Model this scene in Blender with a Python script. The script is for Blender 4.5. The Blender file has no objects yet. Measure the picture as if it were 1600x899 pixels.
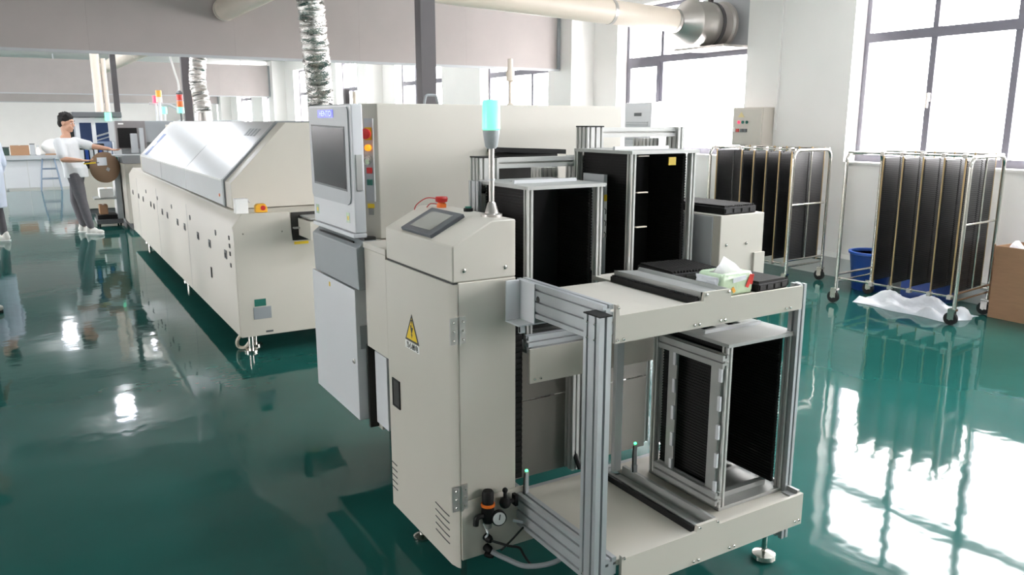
import bpy, bmesh, math, random
from mathutils import Vector, Matrix
random.seed(4)
R = math.radians
C = bpy.context.scene.collection
S = bpy.context.scene

# ------------------------------------------------------------------ camera
cam = bpy.data.cameras.new('camera'); camo = bpy.data.objects.new('camera', cam); C.objects.link(camo)
cam.sensor_width = 36.0; cam.lens = 1240.1 / 1600 * 36.0; cam.clip_start = 0.05; cam.clip_end = 300
camo.location = (0, 0, 1.6); camo.rotation_euler = (R(90 - 11.8615), 0, R(-30.9026))
S.camera = camo

# ------------------------------------------------------------------ world, exposure, daylight
S.view_settings.view_transform = 'Standard'; S.view_settings.look = 'None'
S.view_settings.gamma = 1; S.view_settings.use_curve_mapping = False
S.view_settings.exposure = 1.2
W = bpy.data.worlds.new('overcast'); S.world = W; W.use_nodes = True
wn = W.node_tree.nodes; wl = W.node_tree.links
bg = wn['Background']; bg.inputs[1].default_value = 13.0
tc = wn.new('ShaderNodeTexCoord'); sx = wn.new('ShaderNodeSeparateXYZ'); rp = wn.new('ShaderNodeValToRGB')
wl.new(tc.outputs['Generated'], sx.inputs[0]); wl.new(sx.outputs['Z'], rp.inputs[0]); wl.new(rp.outputs[0], bg.inputs[0])
rp.color_ramp.elements[0].position = 0.0; rp.color_ramp.elements[0].color = (.66, .605, .60, 1)
rp.color_ramp.elements[1].position = 0.25; rp.color_ramp.elements[1].color = (1.0, .92, .90, 1)

XR = 7.2; XF = 7.38; XL = -7.0; YB = -9.0; YF = 44.0; ZC = 3.45
WIN_Y = [(2.96, 5.36), (6.76, 9.16)] + [(10.76 + 4 * k, 13.16 + 4 * k) for k in range(8)]
WIN_Y = [(-8.44, -6.04), (-4.64, -2.24), (-0.84, 1.56)] + WIN_Y
WIN_L = [w for w in WIN_Y if w[0] in (2.96, 10.76) or w[0] > 14]                      # unseen left windows, picked for the light they throw on the machines' left faces
ZS, ZH = 1.19, 3.12
def portal(x, y0, y1, sgn):
    l = bpy.data.lights.new('daylight_portal', 'AREA'); l.shape = 'RECTANGLE'
    l.size = ZH - ZS; l.size_y = y1 - y0; l.cycles.is_portal = True
    o = bpy.data.objects.new('daylight_portal', l); C.objects.link(o)
    o.location = (x, (y0 + y1) / 2, (ZS + ZH) / 2); o.rotation_euler = (0, sgn * R(90), 0)
for y0, y1 in WIN_Y:
    portal(XF + .06, y0, y1, 1)
for y0, y1 in WIN_L:
    portal(XL - .2, y0, y1, -1)

# ------------------------------------------------------------------ materials
def lin(c):
    return tuple((v / 255 / 12.92 if v / 255 < .04045 else ((v / 255 + .055) / 1.055) ** 2.4) for v in c)
MATS = {}
def mat(name, rgb, rough=.5, metal=0., var=.05, scale=6., bump=0., bscale=60., coat=0., emit=0., spec=.5, trans=0., stretch=None):
    if name in MATS: return MATS[name]
    m = bpy.data.materials.new(name); m.use_nodes = True; MATS[name] = m
    n = m.node_tree.nodes; l = m.node_tree.links; b = n['Principled BSDF']
    c = lin(rgb)
    t = n.new('ShaderNodeTexCoord'); no = n.new('ShaderNodeTexNoise'); no.inputs['Scale'].default_value = scale
    no.inputs['Detail'].default_value = 4
    if stretch:
        mp = n.new('ShaderNodeMapping'); mp.inputs['Scale'].default_value = stretch
        l.new(t.outputs['Object'], mp.inputs[0]); src = mp.outputs[0]
    else: src = t.outputs['Object']
    l.new(src, no.inputs['Vector'])
    r = n.new('ShaderNodeValToRGB'); l.new(no.outputs['Fac'], r.inputs[0])
    r.color_ramp.elements[0].position = .3; r.color_ramp.elements[1].position = .7
    r.color_ramp.elements[0].color = (*[v * (1 - var) for v in c], 1)
    r.color_ramp.elements[1].color = (*[min(1, v * (1 + var)) for v in c], 1)
    l.new(r.outputs[0], b.inputs['Base Color'])
    mr = n.new('ShaderNodeMapRange'); l.new(no.outputs['Fac'], mr.inputs['Value'])
    mr.inputs['To Min'].default_value = max(0, rough * .9); mr.inputs['To Max'].default_value = min(1, rough * 1.1)
    l.new(mr.outputs[0], b.inputs['Roughness'])
    b.inputs['Metallic'].default_value = metal; b.inputs['Specular IOR Level'].default_value = spec
    b.inputs['Coat Weight'].default_value = coat
    if trans: b.inputs['Transmission Weight'].default_value = trans
    if emit:
        b.inputs['Emission Color'].default_value = (*c, 1); b.inputs['Emission Strength'].default_value = emit
    if bump:
        n2 = n.new('ShaderNodeTexNoise'); n2.inputs['Scale'].default_value = bscale; n2.inputs['Detail'].default_value = 3
        l.new(src, n2.inputs['Vector'])
        bp = n.new('ShaderNodeBump'); bp.inputs['Strength'].default_value = bump; bp.inputs['Distance'].default_value = .01
        l.new(n2.outputs['Fac'], bp.inputs['Height']); l.new(bp.outputs[0], b.inputs['Normal'])
    return m
wall_m = mat('wall_paint', (238, 236, 233), .75, var=.015, scale=2)
wallg_m = mat('dado_paint', (206, 210, 208), .6, var=.02, scale=2)
ceil_m = mat('ceiling_paint', (206, 205, 202), .8, var=.02)
curt_m = mat('smoke_curtain_fabric', (176, 168, 165), .85, var=.03, scale=3, bump=.05, bscale=300)
white_m = mat('machine_white', (204, 199, 188), .38, var=.015, scale=3, bump=.02, bscale=500)
cool_m = mat('machine_cool_white', (216, 217, 220), .32, var=.012, scale=3)
grey_m = mat('machine_grey', (150, 155, 158), .4, var=.03)
lgrey_m = mat('panel_light_grey', (184, 187, 190), .4, var=.02)
dgrey_m = mat('machine_dark_grey', (92, 94, 96), .45, var=.03)
alu_m = mat('anodised_aluminium', (186, 189, 191), .42, .45, var=.04, scale=10, stretch=(1, 1, .05))
alug_m = mat('matt_aluminium', (170, 171, 168), .45, .4, var=.05, scale=12)
satin_m = mat('satin_aluminium', (196, 196, 192), .5, .12, var=.03, scale=8)
steel_m = mat('chrome_steel', (205, 202, 196), .16, 1., var=.03)
zinc_m = mat('galvanised_steel', (196, 191, 186), .36, .8, var=.03, scale=6)
foil_m = mat('aluminium_foil', (214, 212, 208), .2, .95, var=.06, scale=40, bump=.6, bscale=90)
black_m = mat('black_plastic', (20, 19, 19), .6, var=.12, scale=20, spec=.3)
blk2_m = mat('black_conductive_plastic', (25, 23, 22), .65, var=.15, scale=14, spec=.3)
cartp_m = mat('black_slotted_plastic', (36, 35, 36), .4, var=.15, scale=9)
rubber_m = mat('black_rubber', (30, 30, 30), .7, var=.1)
screen_m = mat('screen_glass_dark', (34, 37, 42), .2, var=.05, spec=.2)
hmi_m = mat('touch_screen_surface', (150, 150, 145), .25, var=.02)
bezel_m = mat('touch_screen_bezel', (88, 92, 98), .4, var=.03)
red_m = mat('red_plastic', (196, 44, 40), .35, var=.04)
orange_m = mat('orange_plastic', (240, 120, 40), .4, var=.04)
yellow_m = mat('yellow_print', (236, 200, 40), .45, var=.02)
ink_m = mat('black_ink', (30, 28, 24), .5, var=.02)
green_m = mat('green_plastic', (38, 110, 96), .4, var=.04)
brass_m = mat('brass_rod', (186, 160, 118), .35, .6, var=.05)
cream_m = mat('cream_pvc', (226, 213, 198), .4, var=.03, scale=3)
wframe_m = mat('window_frame_grey', (112, 110, 120), .45, var=.03)
card_m = mat('cardboard', (166, 128, 98), .8, var=.05, scale=8, stretch=(1, 1, 6))
blue_m = mat('blue_plastic', (34, 68, 140), .4, var=.05)
film_m = mat('white_plastic_film', (226, 230, 236), .3, var=.05, bump=.3, bscale=30)
paper_m = mat('white_paper', (240, 240, 238), .7, var=.01)
post_m = mat('dark_grey_steel', (84, 80, 82), .5, .2, var=.04)
skin_m = mat('skin', (206, 158, 132), .5, var=.04, scale=12)
hair_m = mat('black_hair', (20, 17, 16), .8, var=.2, scale=60)
shirt_m = mat('white_cotton', (226, 228, 230), .85, var=.03, bump=.2, bscale=25)
pants_m = mat('grey_denim', (100, 98, 102), .85, var=.1, scale=18)
shoe_m = mat('white_canvas', (232, 230, 224), .7, var=.03)
tissue_m = mat('pale_green_film', (196, 216, 186), .22, var=.08, scale=18, bump=.25, bscale=35)
wood_m = mat('brown_card_reel', (150, 122, 98), .7, var=.05)
glow_green = mat('green_lamp_lit', (118, 238, 184), .3, emit=.6)
glow_led = mat('green_led_lit', (60, 255, 120), .3, emit=3.0)
glow_red = mat('red_lamp_lit', (255, 60, 90), .3, emit=.7)
glow_orange = mat('orange_lamp_lit', (255, 140, 20), .3, emit=.6)
glow_blue = mat('blue_led_lit', (40, 52, 225), .3, emit=.45)
glow_text = mat('blue_white_led_lit', (180, 195, 255), .3, emit=.35)
glow_white = mat('led_lamp_lit', (236, 240, 255), .3, emit=30.0)
lampred_m = mat('red_lamp', (220, 60, 50), .3, var=.03); lampyel_m = mat('amber_lamp', (240, 170, 60), .3, var=.03)
lampor_m = mat('orange_lamp', (240, 120, 50), .3, var=.03)

def glass_mat():
    m = bpy.data.materials.new('window_glass'); m.use_nodes = True
    n = m.node_tree.nodes; l = m.node_tree.links; n.clear()
    o = n.new('ShaderNodeOutputMaterial'); mx = n.new('ShaderNodeMixShader'); tr = n.new('ShaderNodeBsdfTransparent')
    gl = n.new('ShaderNodeBsdfGlossy'); gl.inputs['Roughness'].default_value = .02
    fr = n.new('ShaderNodeFresnel'); fr.inputs[0].default_value = 1.2
    no = n.new('ShaderNodeTexNoise'); no.inputs['Scale'].default_value = 1.5
    r = n.new('ShaderNodeValToRGB'); l.new(no.outputs['Fac'], r.inputs[0])
    r.color_ramp.elements[0].color = (.9, .94, .95, 1); r.color_ramp.elements[1].color = (.97, .99, 1, 1)
    l.new(r.outputs[0], tr.inputs[0])
    ge = n.new('ShaderNodeNewGeometry'); mu_ = n.new('ShaderNodeMath'); mu_.operation = 'MULTIPLY'; iv = n.new('ShaderNodeMath'); iv.operation = 'SUBTRACT'
    iv.inputs[0].default_value = 1; l.new(ge.outputs['Backfacing'], iv.inputs[1])      # only the outer surface of a pane reflects
    l.new(fr.outputs[0], mu_.inputs[0]); l.new(iv.outputs[0], mu_.inputs[1])
    l.new(mu_.outputs[0], mx.inputs[0]); l.new(tr.outputs[0], mx.inputs[1]); l.new(gl.outputs[0], mx.inputs[2]); l.new(mx.outputs[0], o.inputs[0])
    return m
glass_m = glass_mat()
def floor_mat():
    m = bpy.data.materials.new('green_epoxy_floor'); m.use_nodes = True
    n = m.node_tree.nodes; l = m.node_tree.links; b = n['Principled BSDF']
    t = n.new('ShaderNodeTexCoord')
    no = n.new('ShaderNodeTexNoise'); no.inputs['Scale'].default_value = .8; no.inputs['Detail'].default_value = 6
    l.new(t.outputs['Object'], no.inputs['Vector'])
    r = n.new('ShaderNodeValToRGB'); l.new(no.outputs['Fac'], r.inputs[0])
    r.color_ramp.elements[0].position = .3; r.color_ramp.elements[0].color = (.011, .076, .065, 1)
    r.color_ramp.elements[1].position = .72; r.color_ramp.elements[1].color = (.018, .112, .099, 1)
    l.new(r.outputs[0], b.inputs['Base Color'])
    n2 = n.new('ShaderNodeTexNoise'); n2.inputs['Scale'].default_value = 2.2; n2.inputs['Detail'].default_value = 5
    l.new(t.outputs['Object'], n2.inputs['Vector'])
    mr = n.new('ShaderNodeMapRange'); l.new(n2.outputs['Fac'], mr.inputs['Value'])
    mr.inputs['To Min'].default_value = .03; mr.inputs['To Max'].default_value = .075
    l.new(mr.outputs[0], b.inputs['Roughness'])
    b.inputs['Specular IOR Level'].default_value = .17
    n3 = n.new('ShaderNodeTexNoise'); n3.inputs['Scale'].default_value = 5.0; n3.inputs['Detail'].default_value = 2
    l.new(t.outputs['Object'], n3.inputs['Vector'])
    bp = n.new('ShaderNodeBump'); bp.inputs['Strength'].default_value = .06; bp.inputs['Distance'].default_value = .02
    l.new(n3.outputs['Fac'], bp.inputs['Height']); l.new(bp.outputs[0], b.inputs['Normal'])
    return m
floor_m = floor_mat()

# ------------------------------------------------------------------ mesh kit
def V(*a): return Vector(a)
def frame_of(d):
    d = Vector(d).normalized()
    u = d.cross(Vector((0, 0, 1)))
    if u.length < 1e-4: u = Vector((1, 0, 0))
    u.normalize(); return u, d.cross(u)
class MB:
    def __init__(s): s.v = []; s.f = []
    def add(s, vs, fs):
        o = len(s.v); s.v += [tuple(p) for p in vs]; s.f += [tuple(o + i for i in f) for f in fs]; return s
    def box(s, x0, x1, y0, y1, z0, z1):
        vs = [(x, y, z) for z in (z0, z1) for y in (y0, y1) for x in (x0, x1)]
        return s.add(vs, [(0, 2, 3, 1), (4, 5, 7, 6), (0, 1, 5, 4), (2, 6, 7, 3), (0, 4, 6, 2), (1, 3, 7, 5)])
    def obox(s, c, size, m):
        m = m.to_3x3(); c = Vector(c)
        vs = [c + m @ Vector((sx * size[0] / 2, sy * size[1] / 2, sz * size[2] / 2)) for sz in (-1, 1) for sy in (-1, 1) for sx in (-1, 1)]
        return s.add(vs, [(0, 2, 3, 1), (4, 5, 7, 6), (0, 1, 5, 4), (2, 6, 7, 3), (0, 4, 6, 2), (1, 3, 7, 5)])
    def ext(s, poly, a, b, axis='z'):
        n = len(poly)
        P = {'z': lambda u, v, w: (u, v, w), 'y': lambda u, v, w: (u, w, v), 'x': lambda u, v, w: (w, u, v)}[axis]
        vs = [P(u, v, a) for u, v in poly] + [P(u, v, b) for u, v in poly]
        return s.add(vs, [tuple(range(n)), tuple(range(2 * n - 1, n - 1, -1))] + [(i, n + i, n + (i + 1) % n, (i + 1) % n) for i in range(n)])
    def ring_loft(s, rings, caps=True):
        n = len(rings[0]); o = len(s.v)
        for r in rings: s.v += [tuple(p) for p in r]
        for k in range(len(rings) - 1):
            for i in range(n):
                s.f.append((o + k * n + i, o + k * n + (i + 1) % n, o + (k + 1) * n + (i + 1) % n, o + (k + 1) * n + i))
        if caps:
            s.f.append(tuple(o + i for i in range(n))); e = o + (len(rings) - 1) * n
            s.f.append(tuple(e + i for i in range(n - 1, -1, -1)))
        return s
    def cyl(s, p, q, r, r2=None, n=14):
        p, q = Vector(p), Vector(q); u, w = frame_of(q - p); r2 = r if r2 is None else r2
        A = [(math.cos(2 * math.pi * i / n), math.sin(2 * math.pi * i / n)) for i in range(n)]
        return s.ring_loft([[p + u * (a * r) + w * (b * r) for a, b in A], [q + u * (a * r2) + w * (b * r2) for a, b in A]])
    def lathe(s, prof, o, d=(0, 0, 1), n=18):
        o = Vector(o); d = Vector(d).normalized(); u, w = frame_of(d)
        A = [(math.cos(2 * math.pi * i / n), math.sin(2 * math.pi * i / n)) for i in range(n)]
        return s.ring_loft([[o + d * h + u * (a * r) + w * (b * r) for a, b in A] for r, h in prof])
    def tube(s, pts, r, n=8, closed=False):
        pts = [Vector(p) for p in pts]; rs = r if isinstance(r, (list, tuple)) else [r] * len(pts)
        rings = []; u = None
        for i, p in enumerate(pts):
            t = (pts[min(i + 1, len(pts) - 1)] - pts[max(i - 1, 0)]).normalized()
            if u is None: u = frame_of(t)[0]
            u = (u - t * u.dot(t)).normalized(); w = t.cross(u)
            rings.append([p + u * (math.cos(2 * math.pi * k / n) * rs[i]) + w * (math.sin(2 * math.pi * k / n) * rs[i]) for k in range(n)])
        return s.ring_loft(rings)
    def ball(s, c, r, nu=12, nv=8, m=None):
        if not isinstance(r, (tuple, list)): r = (r, r, r)
        c = Vector(c); m = m or Matrix.Identity(3); rings = []
        for j in range(1, nv):
            a = math.pi * j / nv
            rings.append([c + m @ Vector((r[0] * math.sin(a) * math.cos(2 * math.pi * i / nu), r[1] * math.sin(a) * math.sin(2 * math.pi * i / nu), -r[2] * math.cos(a))) for i in range(nu)])
        o = len(s.v); s.ring_loft(rings, caps=False); b = len(s.v)
        s.v += [tuple(c + m @ Vector((0, 0, -r[2]))), tuple(c + m @ Vector((0, 0, r[2])))]
        for i in range(nu):
            s.f.append((b, o + (i + 1) % nu, o + i)); e = o + (nv - 2) * nu
            s.f.append((b + 1, e + i, e + (i + 1) % nu))
        return s
    def capsule(s, pts, rs, n=10):
        s.tube(pts, rs, n)
        s.ball(pts[0], rs[0], n, 6); s.ball(pts[-1], rs[-1], n, 6); return s
    def alu(s, x0, x1, y0, y1, z0, z1, axis='z', pitch=.04):
        lo = {'x': (y0, y1, z0, z1, x0, x1), 'y': (x0, x1, z0, z1, y0, y1), 'z': (x0, x1, y0, y1, z0, z1)}[axis]
        a0, a1, b0, b1, c0, c1 = lo; poly = []
        cs = [(a0, b0), (a1, b0), (a1, b1), (a0, b1)]
        for i in range(4):
            p, q = Vector(cs[i]), Vector(cs[(i + 1) % 4]); L = (q - p).length; d = (q - p) / L; nn = Vector((-d.y, d.x))
            k = max(1, round(L / pitch)); poly.append(tuple(p))
            for j in range(k):
                c = p + d * (L * (j + .5) / k)
                for t, h in ((-.0042, 0), (-.0042, .011), (.0042, .011), (.0042, 0)): poly.append(tuple(c + d * t + nn * h))
        return s.ext(poly, c0, c1, axis)

def fillet(pts, r, n=6):
    pts = [Vector(p) for p in pts]; out = [pts[0]]
    for i in range(1, len(pts) - 1):
        a = (pts[i - 1] - pts[i]).normalized(); b = (pts[i + 1] - pts[i]).normalized()
        p0 = pts[i] + a * r; p1 = pts[i] + b * r
        for k in range(n + 1):
            t = k / n; out.append(p0 * (1 - t) ** 2 + pts[i] * 2 * t * (1 - t) + p1 * t * t)
    return out + [pts[-1]]
def spline(pts, k=8):
    pts = [Vector(p) for p in pts]; P = [pts[0]] + pts + [pts[-1]]; out = []
    for i in range(1, len(P) - 2):
        for j in range(k):
            t = j / k; a, b, c, d = P[i - 1], P[i], P[i + 1], P[i + 2]
            out.append(.5 * ((2 * b) + (c - a) * t + (2 * a - 5 * b + 4 * c - d) * t * t + (3 * b - a - 3 * c + d) * t ** 3))
    return out + [pts[-1]]

ROOT = {}
def origin_of(o):
    while o is not None:
        if o.name in ROOT: return ROOT[o.name]
        o = o.parent
    return Vector((0, 0, 0))
def obj(name, mb, m, parent=None, bevel=0., angle=35, kind=None, label=None):
    off = origin_of(parent) if parent else Vector((0, 0, 0))
    me = bpy.data.meshes.new(name)
    me.from_pydata([tuple(Vector(p) - off) for p in mb.v], [], mb.f)
    b = bmesh.new(); b.from_mesh(me); bmesh.ops.recalc_face_normals(b, faces=b.faces); b.to_mesh(me); b.free()
    for p in me.polygons: p.use_smooth = True
    me.set_sharp_from_angle(angle=R(angle))
    me.materials.append(m)
    o = bpy.data.objects.new(name, me); C.objects.link(o)
    if parent: o.parent = parent
    if bevel:
        md = o.modifiers.new('bevel', 'BEVEL'); md.width = bevel; md.segments = 2; md.limit_method = 'ANGLE'; md.angle_limit = R(40); md.harden_normals = True
    if kind: o['kind'] = kind
    if label: o['label'] = label
    return o
def remesh(o, vox, it=6):
    md = o.modifiers.new('remesh', 'REMESH'); md.mode = 'VOXEL'; md.voxel_size = vox; md.use_smooth_shade = True
    sm = o.modifiers.new('smooth', 'SMOOTH'); sm.iterations = it; sm.factor = .5
    return o
def tag(o, label, cat, group=None, kind=None):
    o['label'] = label; o['category'] = cat
    if group: o['group'] = group
    if kind: o['kind'] = kind
    return o
def thing(name, label, cat, loc=(0, 0, 0), group=None):
    o = bpy.data.objects.new(name, None); C.objects.link(o); o.location = loc; o.empty_display_size = .1
    ROOT[o.name] = Vector(loc)
    return tag(o, label, cat, group)
def struct(name, label, mb=None, m=None, loc=(0, 0, 0)):
    if mb is None:
        o = bpy.data.objects.new(name, None); C.objects.link(o); o.location = loc; ROOT[o.name] = Vector(loc)
    else: o = obj(name, mb, m)
    o['kind'] = 'structure'; o['label'] = label
    return o
def dup(root, label, loc, rotz=0., group=None):
    r = root.copy(); C.objects.link(r); r.location = loc; r.rotation_euler = (0, 0, rotz); r['label'] = label
    if group: r['group'] = group
    for ch in list(root.children):
        c = ch.copy(); C.objects.link(c); c.parent = r
        for g in list(ch.children):
            d = g.copy(); C.objects.link(d); d.parent = c
    return r
def text(name, s, size, loc, xdir, ydir, m, parent, ext=.0006, fit=None):
    cu = bpy.data.curves.new(name, 'FONT'); cu.body = s; cu.size = size; cu.extrude = ext; cu.align_x = 'CENTER'; cu.align_y = 'CENTER'
    t = bpy.data.objects.new(name, cu); C.objects.link(t)
    bpy.context.view_layer.update()
    me = bpy.data.meshes.new_from_object(t.evaluated_get(bpy.context.evaluated_depsgraph_get()))
    bpy.data.objects.remove(t); bpy.data.curves.remove(cu)
    x = Vector(xdir).normalized(); y = Vector(ydir).normalized(); z = x.cross(y)
    mb = MB(); off = Vector(loc)
    k = 1.
    if fit and len(me.vertices):
        w = max(v.co.x for v in me.vertices) - min(v.co.x for v in me.vertices); k = fit / max(w, 1e-6)
    mb.add([off + x * (v.co.x * k) + y * v.co.y + z * v.co.z for v in me.vertices], [tuple(p.vertices) for p in me.polygons])
    bpy.data.meshes.remove(me)
    return obj(name, mb, m, parent)
NX = dict(xdir=(0, -1, 0), ydir=(0, 0, 1))     # writing on a face that looks to -X
NY = dict(xdir=(1, 0, 0), ydir=(0, 0, 1))      # writing on a face that looks to -Y
def screws(parent, pts, d, r=.006, m=None):
    for p in pts:
        obj('screw', MB().lathe([(r, 0), (r, .002), (r * .6, .005), (r * .01, .0055)], p, d, 8), m or steel_m, parent)

# ================================================================== THE SETTING
fl = struct('floor', 'glossy green epoxy floor of the hall', MB().box(XL - .3, XR + .3, YB - .3, YF + .3, -.1, 0), floor_m)
struct('ceiling', 'flat white ceiling of the hall', MB().box(XL - .3, XR + .3, YB - .3, YF + .3, ZC, ZC + .1), ceil_m)
mb = MB().box(XL, XR, YF, YF + .2, 0, ZC); struct('wall_far', 'plain white far end wall', mb, wall_m)
mb = MB().box(XL, XR, YB - .2, YB, 0, ZC); struct('wall_back', 'plain white wall behind the camera', mb, wall_m)
def side_wall(xa, xb, wins):
    mb = MB().box(xa, xb, YB, YF, 0, ZS - .02).box(xa, xb, YB, YF, ZH, ZC)
    ys = [YB] + [v for w in sorted(wins) for v in w] + [YF]
    for i in range(0, len(ys), 2): mb.box(xa, xb, ys[i], ys[i + 1], ZS - .02, ZH)
    return mb
struct('wall_right', 'white wall of tall windows along the right side', side_wall(XR, XR + .25, WIN_Y), wall_m)
struct('wall_left', 'white window wall along the unseen left side', side_wall(XL - .25, XL, WIN_L), wall_m)
struct('baseboard_right', 'pale grey stepped plinth at the foot of the window wall', MB().box(7.1, 7.199, YB, YF, 0, .2).ext([(7.1, .2), (7.199, .2), (7.199, .235)], YB, YF, 'y'), wallg_m)

def window(i, y0, y1, xf, side, label, single=False):
    w = struct('window_%d' % i, label, loc=(xf, (y0 + y1) / 2, ZS))
    ZT = 2.38
    obj('outer_frame', MB().box(xf, xf + .06, y0, y0 + .05, ZS, ZH).box(xf, xf + .06, y1 - .05, y1, ZS, ZH).box(xf, xf + .06, y0 + .05, y1 - .05, ZS, ZS + .07).box(xf, xf + .06, y0 + .05, y1 - .05, ZH - .05, ZH), wframe_m, w)
    obj('transom', MB().box(xf - .012, xf + .062, y0 + .05, y1 - .05, ZT - .01, ZT + .08), wframe_m, w)
    ms = [y1 - .74] if single else [y1 - .74, y1 - 1.5]
    if single: obj('casement_frame', MB().box(xf - .02, xf - .005, y1 - .11, y1 - .05, ZS + .07, ZT).box(xf - .02, xf - .005, y1 - .72, y1 - .66, ZS + .07, ZT).box(xf - .02, xf - .005, y1 - .66, y1 - .11, ZS + .07, ZS + .13).box(xf - .02, xf - .005, y1 - .66, y1 - .11, ZT - .06, ZT), wframe_m, w)
    for my in ms:
        obj('mullion', MB().box(xf - .004, xf + .058, my - .03, my + .03, ZS + .07, ZT), wframe_m, w)
        obj('mullion', MB().box(xf - .004, xf + .058, my - .026, my + .026, ZT + .07, ZH - .05), wframe_m, w)
    hy = ms[0] - .01
    hd = obj('latch_handle', MB().box(xf - .03, xf - .005, hy - .012, hy + .012, 1.78, 1.86).box(xf - .045, xf - .03, hy - .01, hy + .01, 1.72, 1.86), zinc_m, w)
    ys = [y0 + .05] + sorted(ms) + [y1 - .05]
    for k in range(len(ys) - 1):
        obj('pane', MB().box(xf + .024, xf + .030, ys[k] + .015, ys[k + 1] - .015, ZS + .07, ZT), glass_m, w)
        obj('pane', MB().box(xf + .024, xf + .030, ys[k] + .015, ys[k + 1] - .015, ZT + .07, ZH - .05), glass_m, w)
    a, b = (XR - .02, xf) if side > 0 else (xf + .06, XL + .02)
    obj('sill', MB().box(a, b, y0 + .002, y1 - .002, ZS - .02, ZS), wall_m, w)
LABW = ['grey framed window on the right wall %s behind the camera' % q for q in ('second', 'nearest')] + ['grey framed window on the right wall, just outside the right edge of the picture', 'nearest grey framed window behind the trolley on the right edge', 'grey framed window with the exhaust fan at its top']
NTH = ('first', 'second', 'third', 'fourth', 'fifth', 'sixth', 'seventh', 'eighth', 'ninth', 'tenth')
for i, (y0, y1) in enumerate(sorted(WIN_Y)):
    window(i + 1, y0, y1, XF, 1, single=(y0 == 6.76), label=LABW[i] if i < 5 else 'grey framed window on the right wall seen over the tall machine, %s beyond the fan window' % NTH[i - 5])
for i, (y0, y1) in enumerate(sorted(WIN_L)):
    window(i + 21, y0, y1, XL - .2, -1, 'grey framed window on the left wall out of the picture, %s from the near end' % NTH[i])
# wall pilasters, grey smoke curtains under the ceiling
for k, py in enumerate((10.0, 18.2, 26.4, 34.6)):
    struct('trim_%d' % (k + 1), 'white wall pilaster between the right windows, number %d from the fan' % (k + 1), MB().box(6.8, XR, py - .3, py + .3, 0, ZC), wall_m)
for k, (py, zb, zt, nm) in enumerate(((10.0, 2.345, 3.1, 'near'), (26.4, 2.37, 3.31, 'middle'), (34.6, 2.29, 3.3, 'far'))):
    t = thing('smoke_curtain', '%s grey smoke curtain hanging across the hall below the ceiling' % {'near': 'nearest and largest', 'middle': 'second', 'far': 'farthest narrow'}[nm], 'curtain', (0, py, zb), 'grey smoke curtains')
    sg = MB(); xs = [XL + .02 + (6.78 - XL - .02) * i / 9 for i in range(10)]
    for i in range(9): obj('curtain_panel', MB().box(xs[i] + .0005, xs[i + 1] - .0005, py - .012, py + .012, zb, ZC - .004 if k == 0 else zt), curt_m, t)
    obj('bottom_rail', MB().box(XL + .02, 6.78, py - .02, py + .02, zb - .03, zb), lgrey_m, t)
    obj('end_rail', MB().box(6.74, 6.79, py - .03, py - .012, zb, zt), grey_m, t)
    if k: 
        for i in range(8): obj('hanger', MB().box(-6 + i * 1.7, -5.97 + i * 1.7, py - .01, py + .01, zt, ZC - .004), alu_m, t)

# ceiling: long battens and lamps
for k, (yy, dz) in enumerate(((13.8, .05), (17.6, .05), (21.0, .05), (23.4, .05))):
    tag(obj('ceiling_conduit', MB().box(XL + .05, 6.75, yy, yy + .05, ZC - dz, ZC - .001), grey_m), 'thin grey conduit across the ceiling, %s beyond the nearest curtain' % ('first', 'second', 'third', 'fourth')[k], 'conduit', 'ceiling conduits')
def ceiling_lamp(x, y, label, pw=25):
    t = thing('ceiling_lamp', label, 'lamp', (x, y, ZC - .12), 'round LED ceiling lamps')
    obj('lamp_housing', MB().lathe([(.05, .12), (.12, .1), (.16, .03), (.16, .0)], (x, y, ZC - .121), (0, 0, 1), 20), cool_m, t)
    obj('lamp_diffuser', MB().lathe([(.02, -.05), (.10, -.035), (.15, .0)], (x, y, ZC - .125), (0, 0, 1), 20), glow_white, t)
    l = bpy.data.lights.new('lamp_light', 'POINT'); l.energy = pw; l.shadow_soft_size = .12; l.color = (.93, .96, 1)
    lo = bpy.data.objects.new('lamp_light', l); C.objects.link(lo); lo.parent = t; lo.location = (0, 0, -.14)
ceiling_lamp(.35, 20.6, 'bright LED ceiling lamp above the far bench, left of the two seen')
ceiling_lamp(2.05, 19.0, 'bright LED ceiling lamp beside the far duct, right of the two seen')
for x, y, l in ((.95, 14.6, 'LED ceiling lamp hidden behind the near curtain above the worker'), (1.1, 11.6, 'LED ceiling lamp hidden right behind the near curtain')):
    ceiling_lamp(x, y, l)
for x, y, l in ((2.3, 1.72, 'LED ceiling lamp above the conveyor trays of the loader'), (4.4, 1.9, 'LED ceiling lamp above the open floor on the right')):  # out of view, added to brighten the trays, tall machine and right side
    ceiling_lamp(x, y, l, 26)

# ================================================================== MAGAZINE LOADER (front machine)
L = thing('magazine_loader', 'off-white magazine loader with control console and two open conveyor trays in front', 'machine', (1.6, 2.2, 0))
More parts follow.
